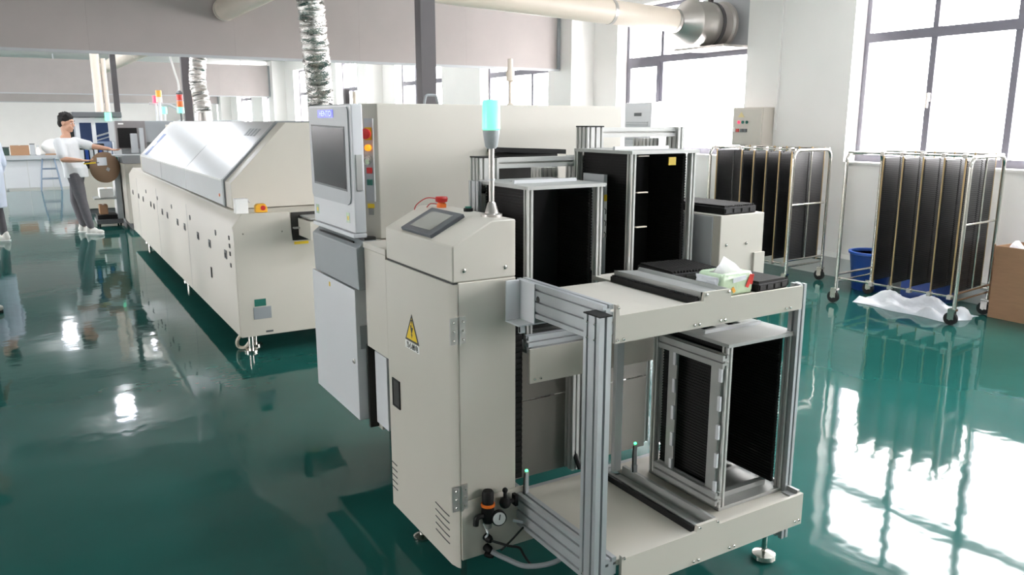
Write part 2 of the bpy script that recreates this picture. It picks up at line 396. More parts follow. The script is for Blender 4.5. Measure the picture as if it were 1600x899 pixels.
# control cabinet
cab = obj('cabinet', MB().box(1.128, 1.345, 2.222, 2.70, .115, 1.092), white_m, L, .004)
obj('base_plate', MB().ext([(1.128, .118), (1.47, .118), (1.38, .335), (1.128, .335)], 2.215, 2.221, 'y').box(1.30, 1.47, 2.2215, 2.6, .118, .15), white_m, L)
d = obj('cabinet_door', MB().ext([(1.110, 2.79), (1.110, 2.262), (1.118, 2.232), (1.124, 2.222), (1.127, 2.222), (1.127, 2.79)], .085, 1.086, 'z'), white_m, L, .003)
obj('handle_recess', MB().box(1.107, 1.1105, 2.685, 2.745, .525, .625), ink_m, d)
obj('handle_frame', MB().box(1.105, 1.1098, 2.68, 2.686, .52, .63).box(1.105, 1.1098, 2.744, 2.75, .52, .63).box(1.105, 1.1098, 2.68, 2.75, .625, .631).box(1.105, 1.1098, 2.68, 2.75, .519, .525), rubber_m, d)
for k in range(5):
    z = .268 - k * .026
    obj('vent_slot', MB().tube(fillet([(1.1095, 2.385, z), (1.1095, 2.315, z - .006), (1.1095, 2.275, z - .006)], .02, 4), .0022, 6), ink_m, d)
    obj('vent_slot', MB().tube([(1.1095, 2.785, z + .002), (1.1095, 2.735, z)], .0022, 6), ink_m, d)
tri = [(2.615, .818), (2.494, .818), (2.5545, .922)]
def inset(t, k):
    cx = sum(p[0] for p in t) / 3; cy = sum(p[1] for p in t) / 3
    return [(cx + (p[0] - cx) * k, cy + (p[1] - cy) * k) for p in t]
st = obj('warning_triangle', MB().ext(tri, 1.1088, 1.1102, 'x'), ink_m, d, label='black and yellow electric shock warning sticker')
obj('warning_face', MB().ext(inset(tri, .78), 1.1082, 1.109, 'x'), yellow_m, d)
bolt = [(2.560, .902), (2.549, .902), (2.556, .873), (2.541, .873), (2.553, .848), (2.548, .848), (2.5525, .832), (2.560, .848), (2.5565, .848), (2.566, .880), (2.553, .880)]
obj('warning_bolt', MB().ext(bolt, 1.1076, 1.1083, 'x'), ink_m, d)
obj('caption_plate', MB().box(1.1092, 1.1101, 2.494, 2.615, .787, .814), paper_m, d)
text('caption_text', '当心触电', .026, (1.1088, 2.5545, .8), **NX, m=ink_m, parent=d, fit=.10)
for zc in (.936, .352):
    h = obj('hinge', MB().box(1.094, 1.1255, 2.2135, 2.2215, zc - .045, zc + .045).box(1.1275, 1.150, 2.2135, 2.2215, zc - .045, zc + .045).cyl((1.1265, 2.2125, zc - .047), (1.1265, 2.2125, zc + .047), .004), zinc_m, L)
    screws(h, [(x, 2.2132, zc + dz) for x in (1.106, 1.140) for dz in (-.03, 0, .03)], (0, -1, 0), .004)
# sloping console
con = obj('console', MB().ext([(1.110, 1.092), (1.345, 1.092), (1.345, 1.285), (1.255, 1.285), (1.110, 1.211)], 2.222, 2.78, 'y'), white_m, L, .006)
obj('console_gap', MB().box(1.1125, 1.3, 2.226, 2.775, 1.0865, 1.0915), ink_m, L)
screws(L, [(1.152, 2.2218, 1.13), (1.305, 2.2218, 1.127)], (0, -1, 0), .007)
sl = Matrix.Rotation(-math.atan2(.074, .145), 3, 'Y'); sn = sl @ Vector((0, 0, 1)); sc = Vector((1.182, 2.515, 1.2475))
hm = obj('touch_screen', MB().obox(sc + sn * .006, (.142, .25, .014), sl), bezel_m, L, .003)
obj('screen_glass', MB().obox(sc + sn * .0134, (.098, .165, .002), sl), hmi_m, hm)
es = obj('emergency_stop', MB().lathe([(.018, 0), (.018, .014), (.014, .014), (.014, .02)], (1.29, 2.665, 1.285), (0, 0, 1)), orange_m, L)
obj('stop_button', MB().lathe([(.012, .018), (.022, .022), (.024, .034), (.021, .04), (.002, .042)], (1.29, 2.665, 1.285), (0, 0, 1)), red_m, es)
obj('wire', MB().tube(spline([(1.288, 2.69, 1.315), (1.265, 2.74, 1.315), (1.235, 2.765, 1.29), (1.226, 2.77, 1.268)]), .002, 6), red_m, es)
obj('wire', MB().tube(spline([(1.286, 2.685, 1.295), (1.265, 2.705, 1.297), (1.25, 2.71, 1.283)]), .002, 6), red_m, es)
pb = obj('push_button', MB().lathe([(.017, 0), (.017, .010), (.013, .012)], (1.315, 2.50, 1.285)), black_m, L)
obj('button_cap', MB().lathe([(.012, .012), (.012, .017), (.003, .018)], (1.315, 2.50, 1.285)), green_m, pb)
# signal tower
T = (1.312, 2.325)
tw = obj('signal_pole', MB().cyl((*T, 1.29), (*T, 1.52), .0095, n=16).lathe([(.036, 0), (.036, .008), (.024, .012), (.014, .045), (.0095, .05)], (*T, 1.285)), zinc_m, L)
obj('signal_collar', MB().cyl((*T, 1.405), (*T, 1.411), .0115), alu_m, tw)
obj('signal_socket', MB().lathe([(.015, 0), (.0215, .008), (.0285, .055), (.0285, .06)], (*T, 1.51)), lgrey_m, tw)
obj('signal_lamp', MB().lathe([(.0275, 0), (.0305, .004), (.029, .09), (.026, .097), (.004, .098)], (*T, 1.57)), glow_green, tw, label='lit green signal lamp')
# rear housing between the cabinet and the tall machine
obj('rear_housing', MB().box(1.112, 1.7, 2.795, 3.02, .69, 1.10), white_m, L, .003)
obj('housing_lid', MB().box(1.108, 1.7, 2.785, 3.022, 1.101, 1.125), white_m, L, .003)
obj('back_panel', MB().box(1.36, 2.36, 2.72, 2.73, .085, .432), mat('warm_grey_panel', (126, 121, 114), .5), L, .002)
obj('back_panel', MB().box(1.36, 2.36, 2.72, 2.73, .438, .80), mat('warm_grey_panel', (126, 121, 114)), L, .002)
for x in (1.40, 2.30):
    obj('foot', MB().cyl((x, 2.71, .012), (x, 2.71, .085), .01).cyl((x, 2.71, 0), (x, 2.71, .014), .03), steel_m, L)
obj('side_hose', MB().tube(spline([(1.92, 2.70, .19), (1.92, 2.66, .15), (1.93, 2.64, .10)]), .012, 8), rubber_m, L)
for x, y in ((1.155, 2.26), (1.16, 2.62)):
    f = obj('foot', MB().cyl((x, y, .016), (x, y, .115), .011).lathe([(.036, 0), (.036, .01), (.02, .018)], (x, y, 0)), steel_m, L)
# black toothed lift rail
obj('lift_rail', MB().box(1.352, 1.40, 2.27, 2.33, .34, 1.06), black_m, L)
tm = MB()
for k in range(34): tm.box(1.356, 1.396, 2.262, 2.269, .35 + k * .0205, .36 + k * .0205)
obj('rail_teeth', tm, blk2_m, L, kind='stuff')
# air regulator and hoses
ax, ay, az = 1.215, 2.19, .285
ar = obj('air_regulator', MB().lathe([(.016, -.035), (.02, -.02), (.022, .02), (.024, .03)], (ax, ay, az)).box(ax - .012, ax + .012, ay, 2.222, az - .012, az + .012), black_m, L)
obj('regulator_knob', MB().lathe([(.020, .034), (.021, .075), (.017, .082), (.004, .083)], (ax, ay, az), n=20), black_m, ar)
obj('regulator_band', MB().lathe([(.024, .026), (.025, .03), (.024, .036)], (ax, ay, az), n=20), orange_m, ar, label='orange ring')
obj('inlet_elbow', MB().tube(fillet([(ax - .02, ay, az - .005), (ax - .045, ay, az - .005), (ax - .048, ay, az - .035)], .012), .010, 8), black_m, ar)
obj('filter_bowl', MB().lathe([(.004, -.06), (.012, -.055), (.014, -.036)], (ax, ay, az)), hmi_m, ar)
g = obj('pressure_gauge', MB().lathe([(.024, 0), (.027, .003), (.027, .016), (.024, .018)], (ax + .032, ay - .012, az - .018), (-.25, -1, .1), 24), black_m, ar)
gd = Vector((-.25, -1, .1)).normalized(); go = Vector((ax + .032, ay - .012, az - .018)) + gd * .0182
obj('gauge_dial', MB().lathe([(.0225, 0), (.0225, .0008), (.001, .001)], go, gd, 24), paper_m, g, label='white dial')
obj('gauge_needle', MB().cyl(go + gd * .0016 + Vector((0, 0, -.004)), go + gd * .0016 + Vector((.003, 0, .015)), .0018, n=6), ink_m, g)
obj('valve', MB().ball((ax + .068, ay, az + .02), .021).cyl((ax + .068, ay, az + .02), (ax + .068, ay, az + .062), .006).ball((ax + .068, ay, az + .066), .010).cyl((ax + .068, ay, az + .02), (ax + .108, ay, az + .02), .008).box(ax + .102, ax + .114, ay - .012, ay + .012, az + .002, az + .042), black_m, ar)
obj('air_hose', MB().tube(spline([(1.21, 2.212, .235), (1.208, 2.18, .215), (1.21, 2.20, .19)]), .004, 6), film_m, L)
obj('cable_gland', MB().lathe([(.014, 0), (.014, .02), (.009, .03)], (1.218, 2.213, .185), (.2, -1, -.2), 10), black_m, L)
obj('cable_gland', MB().lathe([(.014, 0), (.014, .02), (.009, .03)], (1.218, 2.213, .145), (.2, -1, -.2), 10), black_m, L)
obj('cable_gland', MB().lathe([(.011, 0), (.011, .02), (.007, .03)], (1.218, 2.213, .118), (.5, -1, 0), 10), black_m, L)
obj('cable', MB().tube(spline([(1.224, 2.184, .18), (1.27, 2.15, .165), (1.31, 2.14, .15), (1.33, 2.14, .115), (1.37, 2.15, .06), (1.45, 2.2, .012)]), .0045, 8), rubber_m, L)
obj('cable', MB().tube(spline([(1.224, 2.184, .14), (1.26, 2.15, .12), (1.31, 2.08, .11), (1.40, 2.02, .14), (1.46, 2.04, .20)]), .009, 8), grey_m, L)
obj('cable', MB().tube(spline([(1.26, 2.18, .135), (1.30, 2.17, .17), (1.34, 2.17, .20), (1.37, 2.17, .215), (1.375, 2.185, .255), (1.372, 2.19, .275)]), .0035, 8), rubber_m, L)
obj('cable_sleeve', MB().cyl((1.31, 2.18, .235), (1.37, 2.17, .21), .005).cyl((1.37, 2.17, .21), (1.41, 2.16, .195), .0035), film_m, L)

def sensor(x, y, z, h, n='light_sensor'):
    o = obj(n, MB().box(x - .010, x + .010, y - .006, y + .006, z, z + .03).box(x - .003, x + .008, y - .004, y + .004, z + .03, z + h), lgrey_m, L)
    obj('sensor_light', MB().ball((x + .001, y, z + h + .003), (.006, .005, .005)), glow_led, o, label='lit green light')
    obj('sensor_cable', MB().tube(spline([(x - .006, y, z + h - .005), (x - .012, y - .004, z + h * .6), (x - .010, y - .004, z + .005)]), .003, 6), rubber_m, o)
sensor(1.375, 2.20, .275, .12); sensor(1.78, 2.10, .335, .11); sensor(1.385, 2.25, .885, .08)

# alu frame and trays
fp = obj('frame_post', MB().alu(1.300, 1.343, 1.700, 1.775, .10, 1.066), alu_m, L)
obj('post_cap', MB().box(1.299, 1.344, 1.699, 1.776, 1.066, 1.07), black_m, fp)
screws(fp, [(1.2998, 1.72, 1.045), (1.2998, 1.755, 1.045), (1.2998, 1.72, 1.0), (1.2998, 1.755, 1.0), (1.2998, 1.72, .26), (1.2998, 1.755, .26), (1.2998, 1.72, .20), (1.2998, 1.755, .20)], (-1, 0, 0), .004)
ub = obj('upper_beam', MB().alu(1.345, 1.382, 1.745, 2.215, .975, 1.088, 'y'), alu_m, L)
obj('beam_hole', MB().cyl((1.3445, 2.085, 1.04), (1.346, 2.085, 1.04), .010), ink_m, ub)
obj('beam_bracket', MB().box(1.288, 1.344, 2.19, 2.195, .955, 1.088).box(1.288, 1.40, 2.11, 2.195, .950, .955).box(1.340, 1.344, 2.10, 2.19, .956, 1.088), cool_m, L, .001)
lb = obj('lower_beam', MB().alu(1.345, 1.385, 1.703, 2.30, .195, .315, 'y'), alu_m, L)
obj('beam_hole', MB().cyl((1.3445, 1.725, .25), (1.346, 1.725, .25), .010), ink_m, lb)
# upper tray
obj('upper_tray', MB().box(1.384, 1.70, 1.746, 2.19, 1.030, 1.045), white_m, L)
obj('upper_tray', MB().box(1.72, 2.165, 1.746, 2.30, 1.030, 1.045), white_m, L)
up = obj('upper_front_plate', MB().ext([(1.384, .972), (2.178, .978), (2.178, 1.058), (1.842, 1.058), (1.838, 1.085), (1.728, 1.085), (1.722, 1.058), (1.398, 1.054), (1.393, 1.087), (1.384, 1.087)], 1.735, 1.7455, 'y'), white_m, L)
screws(up, [(1.392, 1.7348, 1.078), (1.392, 1.7348, .982), (1.414, 1.7348, .982), (1.736, 1.7348, 1.077), (1.83, 1.7348, 1.077), (1.69, 1.7348, .987), (1.71, 1.7348, .987), (1.80, 1.7348, .987), (1.82, 1.7348, .987), (2.10, 1.7348, .99), (2.12, 1.7348, .99)], (0, -1, 0), .005)
uc = obj('upper_guide_rail', MB().ext([(1.722, 1.045), (1.727, 1.045), (1.727, 1.078), (1.738, 1.082), (1.826, 1.074), (1.834, 1.085), (1.838, 1.085), (1.838, 1.045), (1.835, 1.045), (1.833, 1.070), (1.737, 1.078), (1.722, 1.085)], 1.747, 2.175, 'y'), alug_m, L)
ch = MB().box(1.702, 1.7195, 1.75, 2.17, 1.046, 1.066)
for k in range(40): ch.box(1.705, 1.717, 1.753 + k * .0104, 1.760 + k * .0104, 1.066, 1.070)
obj('drive_chain', ch, black_m, L, kind='stuff')
# lower tray
obj('lower_tray', MB().box(1.386, 1.695, 1.703, 2.24, .285, .303), white_m, L)
obj('lower_tray', MB().box(1.80, 2.185, 1.703, 2.24, .285, .303), white_m, L)
lp = obj('lower_front_plate', MB().ext([(1.396, .196), (2.206, .202), (2.206, .318), (2.18, .316), (1.80, .313), (1.796, .332), (1.704, .332), (1.70, .311), (1.404, .309), (1.396, .318)], 1.690, 1.702, 'y'), white_m, L)
screws(lp, [(1.404, 1.6898, .310), (1.712, 1.6898, .325), (1.79, 1.6898, .325), (1.69, 1.6898, .212), (1.712, 1.6898, .212), (1.85, 1.6898, .214), (1.872, 1.6898, .214), (2.17, 1.6898, .22), (2.19, 1.6898, .22)], (0, -1, 0), .005)
lc = obj('lower_guide_rail', MB().ext([(1.706, .29), (1.712, .29), (1.712, .322), (1.722, .325), (1.722, .30), (1.778, .30), (1.782, .332), (1.796, .332), (1.796, .325), (1.788, .325), (1.786, .29), (1.796, .288), (1.706, .286)], 1.704, 2.17, 'y'), alug_m, L)
obj('drive_chain', MB().box(1.697, 1.7055, 1.704, 2.17, .290, .323), black_m, L)
obj('side_guide', MB().box(2.192, 2.204, 1.704, 2.10, .30, .325).box(2.165, 2.192, 1.704, 1.75, .304, .309), alug_m, L)
obj('frame_post', MB().alu(2.180, 2.212, 1.748, 1.79, .12, 1.06), alu_m, L)
obj('frame_post', MB().alu(2.20, 2.245, 2.16, 2.205, .12, 1.03), alu_m, L)
obj('lower_side_beam', MB().alu(2.165, 2.20, 1.795, 2.15, .20, .28, 'y'), alu_m, L)
obj('white_post', MB().box(1.757, 1.792, 2.19, 2.21, .304, 1.029), cool_m, L, .003)
obj('cross_beam', MB().alu(1.388, 2.20, 2.245, 2.30, .20, .28, 'x'), alu_m, L)
for x, y in ((2.19, 1.83), (2.19, 2.19), (1.40, 1.80)):
    obj('levelling_foot', MB().cyl((x, y, .02), (x, y, .2), .009).lathe([(.04, .0), (.044, .006), (.042, .022), (.012, .032)], (x, y, 0), n=24), steel_m, L)
# lift cross plate inside
obj('lift_plate', MB().box(1.41, 2.16, 2.235, 2.243, .70, .825), white_m, L, .001)
screws(L, [(1.43, 2.2348, .715), (1.455, 2.2348, .715)], (0, -1, 0), .005)
obj('lift_bar', MB().alu(1.41, 2.16, 2.244, 2.27, .83, .87, 'x'), alu_m, L)
# lift columns with grooves and top bars
def lift_frame(x0, x1, z, yb=2.66):
    a = obj('lift_column', MB().alu(x0, x0 + .082, yb, yb + .08, .09, z, pitch=.028), satin_m, L)
    obj('column_cap', MB().box(x0 - .001, x0 + .083, yb - .001, yb + .081, z, z + .005), black_m, a)
    b = obj('lift_column', MB().alu(x1, x1 + .035, yb, yb + .08, .09, z, pitch=.028), satin_m, L)
    obj('top_bar', MB().alu(x0 + .083, x1 - .001, yb + .02, yb + .06, z - .042, z - .002, 'x'), satin_m, L)
    c = obj('lift_column', MB().alu(x1 - .12, x1 - .035, yb + .085, yb + .16, .09, z - .05, pitch=.024), satin_m, L)
    obj('clamp_block', MB().box(x0 + .02, x0 + .16, yb - .055, yb - .001, z - .15, z - .09), alug_m, L, .002)
    obj('clamp_knob', MB().cyl((x0 - .03, yb - .03, z - .115), (x0 - .002, yb - .03, z - .115), .018), steel_m, L)
lift_frame(1.452, 1.90, 1.462)
lift_frame(1.95, 2.44, 1.575)
obj('slim_column', MB().alu(1.408, 1.424, 2.60, 2.67, .09, 1.38, pitch=.03), alu_m, L)
obj('label_strip', MB().box(1.855, 1.8705, 2.42, 2.46, 1.02, 1.40).box(1.86, 1.866, 2.46, 2.56, 1.02, 1.40), lgrey_m, L)
ls = obj('notice_label', MB().box(1.857, 1.870, 2.4185, 2.4199, 1.16, 1.30), paper_m, L)
obj('notice_header', MB().box(1.857, 1.870, 2.418, 2.4199, 1.30, 1.325), yellow_m, L, label='yellow header strip of the paper notice')
for k in range(3):
    obj('notice_mark', MB().tube([(1.8595, 2.4178, 1.272 - k * .045), (1.8665, 2.4178, 1.265 - k * .045), (1.864, 2.4178, 1.25 - k * .045)], .0016, 6), ink_m, ls)
# pusher housing at the right end
ph = obj('pusher_housing', MB().box(2.255, 2.495, 2.20, 2.60, .93, 1.243), white_m, L, .004)
obj('housing_lip', MB().box(2.44, 2.50, 2.19, 2.20, .90, 1.085), white_m, L, .002)
screws(ph, [(2.29, 2.1998, 1.125), (2.40, 2.1998, 1.125)], (0, -1, 0), .006)
obj('housing_side', MB().box(2.25, 2.2545, 2.24, 2.58, 1.02, 1.235), lgrey_m, L)
obj('housing_support', MB().alu(2.30, 2.34, 2.3, 2.34, .0, .93), alu_m, L)

# ------------------------------------------------------------------ slotted magazines
def magazine(name, label, kind):
    """local: front-left-bottom corner at the origin, x to 0.32, y to 0.36"""
    w, dp, h = .32, .36, .575
    t = thing(name, label, 'magazine', (0, 0, 0), 'black slotted circuit board magazines')
    obj('bottom_plate', MB().box(0, w, 0, dp, 0, .012).box(.04, w - .04, .05, .075, .012, .03).box(.06, w - .03, .2, .225, .012, .024), alug_m, t, .001)
    tp = obj('top_plate', MB().box(0, w + .012, -.004, .15, h, h + .012).box(0, .07, .15, .25, h, h + .012).box(.13, .19, .15, .25, h, h + .012).box(.25, w + .012, .15, .25, h, h + .012).box(0, w + .012, .25, dp, h, h + .012), alug_m, t)
    obj('top_rail', MB().box(.03, w - .02, .135, .148, h + .012, h + .024), alu_m, tp)
    for x, y in ((0, 0), (w - .024, 0), (0, dp - .024), (w - .024, dp - .024)):
        obj('corner_post', MB().alu(x, x + .024, y, y + .024, .012, h), satin_m, t)
    for x in (.026, w - .044):
        sp = obj('slotted_plate', MB().box(x + .004, x + .014, .026, dp - .026, .03, h - .002), blk2_m, t)
        sm = MB()
        for k in range(50):
            z = .036 + k * .0106
            sm.box(x, x + .0035, .027, dp - .027, z, z + .005); sm.box(x + .0145, x + .018, .027, dp - .027, z, z + .005)
        obj('slot_ridges', sm, black_m, sp, kind='stuff')
    obj('rear_plate', MB().box(.05, w - .05, dp - .02, dp - .012, .03, h - .002), blk2_m, t)
    obj('inner_plate', MB().box(.046, w - .046, .22, .228, .03 if kind else .012, h - .003), black_m, t) if kind else None
    return t
mu = magazine('board_magazine', 'black magazine with aluminium posts raised behind the left of the upper tray', 1)
mu.location = (1.428, 2.285, .795)
m2 = dup(mu, 'taller standing black magazine with a worn beige post right of the other raised one', (1.878, 2.29, .905))
m3 = magazine('board_magazine', 'open black magazine standing on the lower tray under the upper one', 0)
m3.location = (1.872, 1.765, .304)
# the adjustable side frame on the lower magazine's left face
for zz in (.05, .53):
    obj('clamp_bar', MB().alu(-.03, -.002, -.01, .30, zz - .02, zz + .025, 'y', pitch=.05), alug_m, m3)
for yy in (.015, .22):
    cp = obj('clamp_strip', MB().box(-.012, -.004, yy, yy + .042, .03, .535), alug_m, m3)
    for k in range(5): obj('strip_tab', MB().box(-.020, -.012, yy + .0 if yy > .1 else yy - .012, yy + .012 if yy > .1 else yy, .06 + k * .10, .11 + k * .10), cool_m, cp)
obj('worn_strip', MB().box(.003, .0045, -.0012, -.0004, .2, .5), cream_m, m2)
for z in (.565, .43, .30): obj('board_edge', MB().box(.05, .10, .018, .03, z, z + .004), cream_m, m2)
obj('corner_tag', MB().box(.20, .235, .02, .0245, .53, .56), yellow_m, m2, label='small yellow tag')

# black trays and the tissue pack lying on the loader
def board_tray(name, label, cx, cy, z, rz, lx, ly, h):
    t = thing(name, label, 'tray', (0, 0, 0), 'black plastic board trays')
    b = obj('tray_body', MB().box(-lx / 2, lx / 2, -ly / 2, ly / 2, 0, h * .8), black_m, t, .004)
    sm = MB()
    for k in range(16):
        x = -lx / 2 + .012 + k * (lx - .024) / 15
        sm.box(x - .004, x + .004, -ly / 2 + .006, ly / 2 - .006, h * .8, h)
    obj('tray_ribs', sm, blk2_m, t, kind='stuff')
    for k in range(4):
        x = -lx / 2 + lx * (k + .5) / 4
        obj('end_pocket', MB().box(x - lx * .09, x + lx * .09, -ly / 2 - .003, -ly / 2 - .0002, h * .2, h * .62), rubber_m, t)
    t.location = (cx, cy, z); t.rotation_euler = (0, 0, rz); return t
board_tray('board_tray', 'black ribbed tray lying at the right end of the upper conveyor tray', 2.075, 1.90, 1.046, R(4), .15, .24, .035)
board_tray('board_tray', 'black ribbed tray behind the tissue pack on the upper conveyor', 1.985, 2.13, 1.046, R(-6), .22, .21, .04)
board_tray('board_tray', 'black ribbed tray lying on top of the white pusher box', 2.355, 2.37, 1.244, R(3), .185, .33, .035)
tp = thing('tissue_pack', 'pale green soft pack of tissues on the upper conveyor tray', 'tissue pack', (1.925, 1.845, 1.046))
rings = []
for z, k in ((0, .94), (.012, 1.0), (.05, 1.0), (.064, .97), (.070, .90)):
    ring = []
    for i in range(36):
        a = 2 * math.pi * i / 36; ca, sa = math.cos(a), math.sin(a); e = .22
        ring.append((1.925 + .076 * k * math.copysign(abs(ca) ** e, ca) + random.uniform(-.0015, .0015), 1.845 + .056 * k * math.copysign(abs(sa) ** e, sa) + random.uniform(-.0015, .0015), 1.0465 + z + random.uniform(-.0012, .0012)))
    rings.append(ring)
obj('pack_body', MB().ring_loft(rings), tissue_m, tp, angle=60)
sh_ = MB()      # folded tissue: a creased tent standing out of the slot
pts_t = [(1.868, 1.838, 1.117), (1.893, 1.842, 1.142), (1.914, 1.846, 1.166), (1.938, 1.844, 1.152), (1.962, 1.840, 1.138), (1.985, 1.838, 1.117)]
for k, q in enumerate(pts_t): sh_.v += [(q[0] + .004, q[1] - .030, 1.1165), q, (q[0], q[1] + .026, 1.1165)]
for k in range(len(pts_t) - 1):
    for j in range(2): a = 3 * k + j; sh_.f.append((a, a + 3, a + 4, a + 1))
o_ = obj('tissue_sheet', sh_, paper_m, tp, angle=20); md = o_.modifiers.new('thickness', 'SOLIDIFY'); md.thickness = .0015
def petal(x, z, w, h, r): return MB().obox((x, 1.7868, z), (w, .0016, h), Matrix.Rotation(r, 3, 'Y'))
obj('pack_print', petal(1.975, 1.088, .014, .046, .45), lampred_m, tp, .004, label='pink red printed petal')
obj('pack_print', petal(1.988, 1.092, .010, .034, .2), lampred_m, tp, .003, label='pink red printed petal')
obj('pack_print', petal(1.905, 1.064, .012, .020, -.6), lampyel_m, tp, .003, label='orange printed leaf')
obj('pack_highlight', petal(1.93, 1.098, .06, .016, -.12), film_m, tp, .003, label='white printed band')  # pale strip stands in for a glint on the wrapper
es_ = MB(); N = 9
for j in range(N):
    for i in range(N): es_.v.append((1.8485 - .004 - random.uniform(0, .006), 1.796 + .098 * i / (N - 1), 1.052 + .056 * j / (N - 1)))
for j in range(N - 1):
    for i in range(N - 1): a = j * N + i; es_.f.append((a, a + 1, a + N + 1, a + N))
o_ = obj('pack_end_seal', es_, film_m, tp, angle=25, label='crinkled clear end seal'); md = o_.modifiers.new('thickness', 'SOLIDIFY'); md.thickness = .002
obj('pack_mark', MB().box(1.8365, 1.838, 1.82, 1.84, 1.062, 1.068), ink_m, tp)

# ================================================================== TALL MACHINE WITH MONITOR
A = thing('inspection_machine', 'tall off-white machine with a monitor and blue lit sign behind the loader', 'machine', (1.8, 3.35, 0))
obj('body', MB().ext([(1.192, 3.03), (2.42, 3.03), (2.42, 3.72), (1.13, 3.72), (1.13, 3.10)], 1.128, 1.668, 'z'), white_m, A, .004)
obj('lower_body', MB().box(1.17, 2.42, 3.035, 3.70, .30, 1.127), white_m, A, .003)
obj('base_frame', MB().box(1.55, 2.40, 3.10, 3.66, .05, .299), dgrey_m, A)
for x, y in ((1.45, 3.16), (1.45, 3.6), (2.35, 3.07), (2.35, 3.68)):
    obj('foot', MB().cyl((x, y, .0), (x, y, .30), .025), steel_m, A)
obj('side_slot', MB().box(1.70, 2.05, 3.024, 3.0295, 1.28, 1.465), ink_m, A, label='black conveyor opening in the side')
obj('slot_hood', MB().ext([(1.69, 1.47), (2.06, 1.455), (2.06, 1.475), (1.69, 1.49)], 2.97, 3.029, 'y'), black_m, A)
ud = obj('monitor_door', MB().box(1.08, 1.128, 3.02, 3.555, 1.158, 1.666), cool_m, A, .006)
obj('door_lip', MB().box(1.072, 1.128, 3.02, 3.555, 1.140, 1.157), cool_m, ud, .003)
bz = [(3.545, 1.655), (3.06, 1.655), (3.045, 1.64), (3.045, 1.30), (3.055, 1.278), (3.085, 1.268), (3.53, 1.268), (3.548, 1.285)]
obj('monitor_bezel', MB().ext(bz, 1.074, 1.0798, 'x'), lgrey_m, ud)
obj('monitor_frame', MB().ext([(3.517, 1.585), (3.085, 1.578), (3.08, 1.322), (3.505, 1.33)], 1.0725, 1.0745, 'x'), dgrey_m, ud)
obj('monitor_screen', MB().ext([(3.508, 1.578), (3.093, 1.571), (3.088, 1.331), (3.497, 1.338)], 1.0715, 1.0729, 'x'), screen_m, ud)
obj('sign_plate', MB().box(1.0728, 1.0742, 3.215, 3.415, 1.613, 1.645), glow_blue, ud, label='blue lit name sign')
text('sign_text', 'HENTO', .032, (1.0722, 3.315, 1.629), **NX, m=glow_text, parent=ud, fit=.155)
for y in (3.50, 3.10):
    obj('door_sticker', MB().box(1.0786, 1.0799, y - .02, y + .02, 1.195, 1.235), tissue_m, ud)
    obj('sticker_mark', MB().box(1.0778, 1.0787, y - .01, y + .004, 1.205, 1.222), yellow_m, ud)
obj('door_grip', MB().box(1.092, 1.116, 3.0145, 3.0196, 1.33, 1.47), alug_m, ud)
# button strip on the chamfered corner
p0 = Vector((1.1335, 3.096, 0)); p1 = Vector((1.189, 3.033, 0)); mid = (p0 + p1) / 2; bd = (p1 - p0).normalized(); bn = Vector((bd.y, -bd.x, 0))
bm_ = Matrix((bd, (0, 0, 1), bn)).transposed() if False else Matrix(((bd.x, bn.x, 0), (bd.y, bn.y, 0), (0, 0, 1)))
bs = obj('button_strip', MB().obox(mid + bd * .008 + bn * .002 + Vector((0, 0, 1.445)), (.042, .004, .33), bm_), lgrey_m, A)
obj('strip_edge', MB().obox(mid + bd * .027 + bn * .005 + Vector((0, 0, 1.445)), (.004, .003, .33), bm_), paper_m, bs)
def bpos(z, k=.006): return mid + bd * k + bn * .004 + Vector((0, 0, z))
obj('stop_plate', MB().obox(bpos(1.55), (.03, .002, .05), bm_), yellow_m, bs)
obj('emergency_stop', MB().lathe([(.012, 0), (.012, .012), (.020, .014), (.021, .026), (.016, .030), (.002, .031)], bpos(1.55), bn), red_m, bs)
obj('lamp_button', MB().lathe([(.013, 0), (.013, .012), (.010, .016), (.002, .017)], bpos(1.495), bn), glow_orange, bs, label='lit orange button')
obj('key_switch', MB().lathe([(.014, 0), (.014, .008), (.01, .01), (.008, .014)], bpos(1.45), bn), zinc_m, bs)
obj('key_ring', MB().tube([bpos(1.45) + bn * .016 + bd * (.014 * math.cos(a)) + Vector((0, 0, .016 * math.sin(a) - .006)) for a in [i * math.pi / 8 for i in range(17)]], .0014, 6), steel_m, bs)
obj('key_tag', MB().obox(bpos(1.44) + bn * .018, (.014, .003, .018), bm_), tissue_m, bs)
obj('push_button', MB().obox(bpos(1.405, .008) + bn * .005, (.022, .01, .024), bm_), red_m, bs, .002, label='square red button')
obj('push_button', MB().obox(bpos(1.358, .008) + bn * .005, (.022, .01, .024), bm_), green_m, bs, .002, label='square green button')
obj('caution_label', MB().obox(bpos(1.262) - bn * .0025, (.03, .0015, .018), bm_), yellow_m, A)
obj('caution_label', MB().obox(bpos(1.238) - bn * .0025, (.022, .0015, .025), bm_), hmi_m, A)
